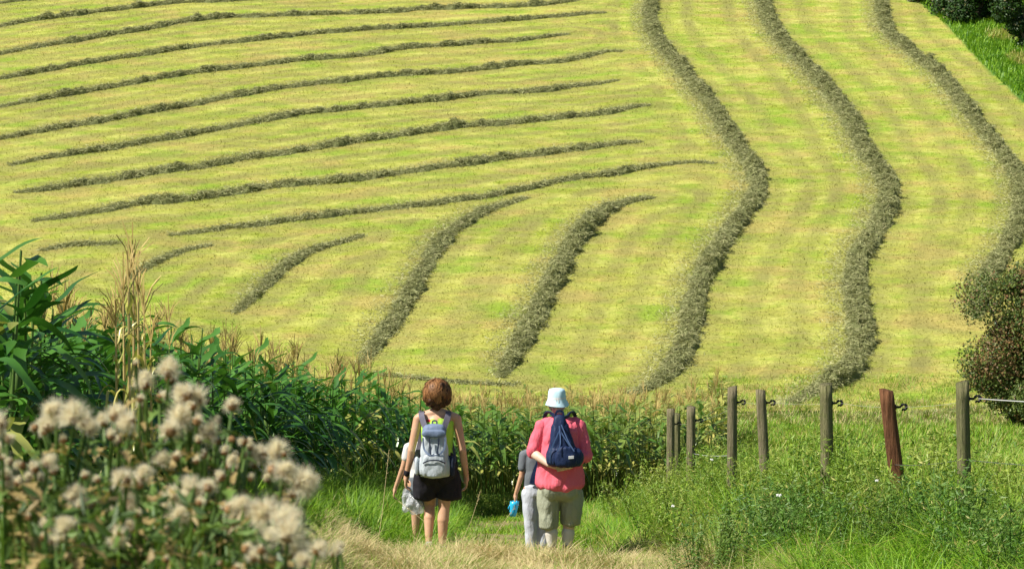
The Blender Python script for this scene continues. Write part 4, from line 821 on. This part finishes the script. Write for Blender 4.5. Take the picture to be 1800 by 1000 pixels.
blend('shirt', [cap(S(0, 0, 1.25), .108, S(0, 0, .90), .110, (1.13, .78, 1)), cap(S(-.12, 0, 1.325), .05, S(.13, 0, 1.325), .05), cap(S(-.15, 0, 1.31), .052, S(-.178, 0, 1.15), .049), cap(S(.165, 0, 1.31), .052, S(.195, 0, 1.16), .049)], M['greytee'], e, .008, 3, .006)
blend('jeans', [cap(S(0, 0, .88), .115, S(0, 0, .82), .12, (1.1, .85, .7)), cap(S(.08, 0, .80), .088, S(.085, .06, .5), .068), cap(S(.085, .06, .5), .066, S(.08, 0, .14), .056), cap(S(-.08, 0, .80), .088, S(-.075, -.02, .5), .070), cap(S(-.075, -.02, .5), .067, S(-.065, -.03, .12), .058)], M['paleJean'], e, .008, 4, .005, 10)
for sx, yy in ((1, 0), (-1, -.03)): blend('shoe', [cap((sx * .055, yy - .03, .035), .036, (sx * .055, yy + .11, .03), .033)], M['trainer'], e, .008, 3)
band('shoulder_bag_strap', smoothpts([S(.10, .0, 1.40), S(.06, -.10, 1.30), S(-.02, -.13, 1.1), S(-.06, -.14, .95)], 6), .05, .01, M['navy'], e, (0, 1, 0))
# blue goggles / cup in the hand
cp = empty('blue_cup', (cx - .232, 22.83, h1(cx, 22.8) + .385)); tag(cp, 'bright cyan plastic cup held by the child in grey', 'cup')
Vc, rgc = [], 18
for r_, z_ in ((.001, .0), (.032, .0), (.036, .05), (.043, .11), (.046, .148), (.043, .148), (.040, .11), (.033, .05), (.029, .006), (.001, .006)):
    for k in range(rgc): a = 2 * math.pi * k / rgc; Vc.append((r_ * math.cos(a) + z_ * .12, r_ * math.sin(a), z_))
Geo(Vc, [(i * rgc + k, i * rgc + (k + 1) % rgc, (i + 1) * rgc + (k + 1) % rgc, (i + 1) * rgc + k) for i in range(9) for k in range(rgc)]).obj('cup_body', M['cyan'], cp, None or True)
tube([(0, 0, .045), (-.035, 0, .05), (-.045, 0, .08), (-.03, 0, .11), (.0, 0, .11)], .006, 6).obj('handle', M['cyan'], cp, True)
# ---------------------------------------------------------------- thistles in seed close to the camera
def head_geo(kind):
    """seed head: brown scaly base with creamy down; kind 0 open fluff, 1 half open brown, 2 closed round bud, 3 shed ragged fluff"""
    rb = {0: .36, 1: .38, 2: .46, 3: .30}[kind]; V = ell((0, 0, 0), (rb, rb, rb * (1.0 if kind != 2 else 1.05))); F4 = [f for f in _sf if len(f) == 4]; F3 = [f for f in _sf if len(f) == 3]
    base = [Geo(V, F4, F3, {'dry': np.full(222, .3), 'rnd': rng.random(222) * .6})]
    n = 240 if kind != 2 else 320; th = np.arccos(1 - rng.random(n) * (1.25 if kind != 2 else 1.9)); ph = rng.uniform(0, 6.28, n); D = np.stack([np.sin(th) * np.cos(ph), np.sin(th) * np.sin(ph), -np.cos(th)], 1)
    up = np.array([0, 0, 1.]); P = D * rb * .98; out = D * (.25 if kind != 2 else .1) + up * .35; out /= np.linalg.norm(out, axis=1, keepdims=True); Sd = np.cross(out, D + 1e-6); Sd /= np.linalg.norm(Sd, axis=1, keepdims=True)
    L = rng.uniform(.12, .30, n)[:, None] * (1 if kind != 2 else .55); Vb = np.stack([P - Sd * .045, P + Sd * .045, P + out * L + D * .05], 1).reshape(-1, 3); base.append(Geo(Vb, None, np.arange(n * 3).reshape(-1, 3), {'dry': np.repeat(rng.random(n) * .8, 3), 'rnd': np.repeat(rng.random(n), 3)}))
    m = {0: 1100, 1: 500, 2: 160, 3: 1000}[kind]; spread = {0: .80, 1: .5, 2: .3, 3: .95}[kind]
    th = np.abs(rng.normal(0, spread, m)); th = np.minimum(th, 1.75); ph = rng.uniform(0, 6.28, m); D = np.stack([np.sin(th) * np.cos(ph), np.sin(th) * np.sin(ph), np.cos(th)], 1)
    L = rng.uniform(.35, 1.25, m) * {0: 1.0, 1: .8, 2: .55, 3: 1.3}[kind]; A0 = D * rb * .6; A1 = A0 + D * L[:, None] * .6 + rng.normal(0, .05, (m, 3)); A2 = A0 + D * L[:, None] * .95 + rng.normal(0, .13, (m, 3)) - up * (th * .12)[:, None]
    Sd = np.cross(D, rng.normal(size=(m, 3))); Sd /= np.linalg.norm(Sd, axis=1, keepdims=True); wv = rng.uniform(.010, .024, m)[:, None]
    Vp = np.stack([A0 - Sd * wv, A0 + Sd * wv, A1 + Sd * wv, A1 - Sd * wv, A2], 1).reshape(-1, 3); b = (np.arange(m) * 5)[:, None]
    dn = Geo(Vp, b + [0, 1, 2, 3], b + [3, 2, 4], {'dry': np.repeat(np.clip((rng.random(m) < .12) * .7, 0, 1), 5), 'rnd': np.repeat(rng.random(m), 5)})
    return merge(base).mesh('bracts', M['bract']), dn.mesh('down', M['pappus'])
HV = {k: [head_geo(k) for _ in range(3 if k != 2 else 2)] for k in range(4)}
# (px, py, size px, kind, distance) per plant
TH = [
 ('tallest thistle at the back, its top heads rising over the corn', 272, [(296,656,27,0,2.75),(252,676,25,0,2.7),(280,700,22,1,2.75),(246,703,14,1,2.7),(238,640,10,1,2.7)]),
 ('broad fluffy thistle cluster in the middle, right of the tallest heads', 320, [(328,697,27,0,2.6),(352,704,25,3,2.65),(318,742,30,3,2.55),(300,760,24,0,2.5),(346,742,18,1,2.55),(408,716,20,0,2.7),(382,738,13,1,2.6),(372,762,24,3,2.6),(340,716,16,1,2.6)]),
 ('thistle with a dense knot of brown husks in the middle', 385, [(350,775,14,1,2.5),(384,776,13,1,2.55),(408,772,14,2,2.6),(430,778,15,1,2.6),(396,795,16,1,2.5),(360,800,15,1,2.5),(345,812,13,1,2.5),(400,818,14,1,2.55),(425,800,16,1,2.6),(310,806,17,1,2.5)]),
 ('thistle leaning right, the one whose heads reach the grass bank', 450, [(462,800,24,0,2.6),(500,799,11,2,2.6),(478,826,22,0,2.55),(497,830,24,0,2.5),(525,850,30,3,2.5),(540,858,22,0,2.55),(448,818,16,1,2.6),(440,842,13,1,2.5),(470,842,14,1,2.5),(515,870,16,1,2.5)]),
 ('thistle with two big cream heads at the upper left', 115, [(100,724,30,0,2.5),(130,738,30,3,2.45),(85,752,24,0,2.5),(150,742,20,0,2.5),(62,752,15,1,2.5),(112,775,15,1,2.5)]),
 ('thistle with a pale double head between the big clusters', 205, [(203,734,26,0,2.55),(232,740,22,3,2.6),(196,768,18,1,2.5),(210,774,15,1,2.5)]),
 ('thistle cut by the left edge of the photo', -10, [(4,745,32,0,2.3),(12,772,18,1,2.3),(-8,800,28,0,2.3),(10,838,20,1,2.2),(30,850,16,1,2.2),(18,812,15,1,2.2)]),
 ('thistle with a row of rusty open husks at the left', 60, [(40,818,18,1,2.35),(62,826,19,1,2.35),(82,816,20,0,2.3),(95,830,16,1,2.4),(52,838,15,1,2.3),(72,842,14,1,2.35),(28,885,14,1,2.3)]),
 ('thistle with cream and brown heads in the lower middle', 225, [(222,846,26,0,2.3),(252,838,22,0,2.35),(212,852,16,1,2.3),(150,838,14,1,2.4),(130,876,26,0,2.25),(142,888,16,1,2.25),(190,884,18,1,2.3),(222,884,22,0,2.3),(240,905,14,1,2.3),(172,845,13,1,2.3)]),
 ('low thistle with one round white head near the bottom left', 115, [(117,932,27,0,2.1),(76,946,16,1,2.1),(92,952,14,1,2.1),(50,910,12,2,2.1)]),
 ('thistle with faded ragged down in the centre of the clump', 320, [(305,876,22,3,2.35),(338,862,24,3,2.35),(365,858,20,0,2.4),(286,892,15,1,2.3),(312,910,20,3,2.3),(210,942,22,3,2.2),(350,884,14,1,2.3)]),
 ('thistle with a wide cream head over dark husks, lower centre', 420, [(402,896,22,0,2.3),(424,896,28,0,2.25),(443,900,22,0,2.3),(408,912,15,1,2.25),(432,914,14,1,2.25),(470,892,14,1,2.35),(418,932,12,1,2.2)]),
 ('bottom thistle with big grey shed down and brown husks', 480, [(492,916,34,3,2.2),(505,945,34,3,2.15),(478,950,24,3,2.2),(432,966,20,1,2.1),(446,982,20,0,2.1),(535,988,20,0,2.2),(555,968,12,1,2.2),(460,985,16,1,2.1),(415,1000,16,1,2.1)]),
 ('single round tan bud at the bottom edge', 290, [(291,983,15,2,2.1)]),
 ('small thistle at the right end of the clump with one tan head', 595, [(597,962,14,0,2.5),(585,975,9,1,2.5)]),
 ('small thistle bud between the low husks at the bottom', 385, [(388,990,11,2,2.2),(352,975,10,1,2.2)]),
]
def thistle_leaf(p, az, L):
    n = 9; V, T = [], []; ca, sa = math.cos(az), math.sin(az)
    for i in range(n + 1):
        t = i / n; w_ = L * .17 * math.sin(math.pi * min(1, t * .93 + .07)) * (1.25 if i % 2 else .45); r = L * t; z = L * (.45 * t - .75 * t * t)
        for s_ in (-1, 0, 1): V.append((p.x + r * ca - s_ * w_ * sa, p.y + r * sa + s_ * w_ * ca, p.z + z + abs(s_) * w_ * .5))
    Q = [(3 * i + k, 3 * i + k + 1, 3 * i + k + 4, 3 * i + k + 3) for i in range(n) for k in (0, 1)]
    return Geo(V, Q, None, {'dry': np.full(len(V), float(random.random() < .4) * .9), 'rnd': np.full(len(V), random.random())})
for lab, pxb, hs in TH:
    Ym = sum(h[4] for h in hs) / len(hs); b0 = W(pxb + random.uniform(-12, 12), 1000, Ym); base = Vector((b0.x, Ym + .03, h1(b0.x, Ym)))
    e = empty('thistle', base); tag(e, lab, 'thistle', 'thistles gone to seed in the foreground')
    hs = hs + [(h[0] + random.gauss(0, 17), h[1] + random.gauss(6, 13), h[2] * random.uniform(.55, 1.05), random.choice((0, 3, 1, 1, 1)), h[4] + random.uniform(0, .15)) for h in hs for _ in range(1) if h[2] > 13 and len(hs) > 1 and random.random() < .7]
    P = [W(h[0], h[1], h[4] + random.uniform(-.04, .04)) - base for h in hs]; zt = min(p.z for p in P); cen = sum(P, Vector()) / len(P)
    fork = Vector((cen.x * .75, cen.y * .6, zt - .09)); mid = Vector((fork.x * .4 + .01, 0, fork.z * .5)); st = [tube([Vector((0, 0, -.05)), mid, fork], [.006, .005, .004], 6)]; lf = []
    for k in range(30):
        t = random.uniform(.25, 1.0); q = mid.lerp(fork, (t - .5) * 2) if t > .5 else mid * (t * 2); lf.append(thistle_leaf(q, random.uniform(0, 6.28), random.uniform(.05, .11)))
    for p, h in zip(P, hs):
        sz = h[2] * h[4] / FPX; p2 = fork.lerp(p, .55) + Vector((random.gauss(0, .006), random.gauss(0, .01), -.015)); st.append(tube([fork, p2, p - Vector((0, 0, sz * .3))], [.0028, .0022, .0018], 5, False))
        for k in range(4): q = p2.lerp(p, random.uniform(-.6, .75)); lf.append(thistle_leaf(q, random.uniform(0, 6.28), random.uniform(.02, .05)))
        tiltx, tilty = random.gauss(-.1, .65), random.gauss(0.0, .65); sh_ = empty('seed_head', p); sh_.parent = e; sh_.rotation_euler = (tiltx, tilty, random.uniform(0, 6.28)); sh_.scale = (sz * .90,) * 3
        br, dn = random.choice(HV[h[3]])
        for nm, me in (('bracts', br), ('down', dn)): c = bpy.data.objects.new(nm, me); C.objects.link(c); c.parent = sh_
    merge(st).obj('stem', M['stalk'], e, True); merge(lf).obj('leaves', M['thistle_leaf'], e, True)
# tall grass and weeds mixed with the thistles
n = 4200; y = rng.uniform(2.0, 3.6, n); x = y * (rng.uniform(-60, 575, n) - 900) / FPX
top = np.interp(x / y * FPX + 900, [-60, 100, 250, 380, 480, 575], [780, 800, 790, 830, 920, 1020]) + 210 * rng.random(n) ** .8; tz = EYE + y * np.tan(R(PITCH) - np.arctan((top - 500) / FPX)); hh = tz - H(x, y)
P = np.stack([x, y, H(x, y) - .02], 1)
tag(ribbons(P, np.maximum(hh, .3), rng.uniform(.003, .008, n), rng.uniform(0, 6.28, n), rng.uniform(0, .10, n), rng.uniform(0, .12, n), 5, dry=(rng.random(n) < .25) * .9).obj('tall_grass', M['grass']), 'tall green grass growing up through the thistles', 'grass', kind='stuff')
n = 6500; y = rng.uniform(2.05, 3.5, n); px = rng.uniform(-60, 560, n); x = y * (px - 900) / FPX; cut = np.interp(px, [-60, 100, 250, 380, 480, 560], [830, 850, 830, 870, 950, 1040]); k = rng.random(n) < .5 + .5 * np.sin(px * .045) * np.sin(y * 9)
top = cut + (1080 - cut) * rng.random(n) ** .75; z = EYE + y * np.tan(R(PITCH) - np.arctan((top - 500) / FPX)); P = np.stack([x, y, z], 1)[k]; n = len(P)
tag(leaves(P, rng.normal(size=(n, 3)) + [0, 0, .6], rng.uniform(.012, .035, n), rng.uniform(.004, .011, n), (rng.random(n) < .25) * .9).obj('thistle_foliage', M['thistle_leaf']), 'mixed small leaves of the weeds among the thistle stems', 'weeds', kind='stuff')
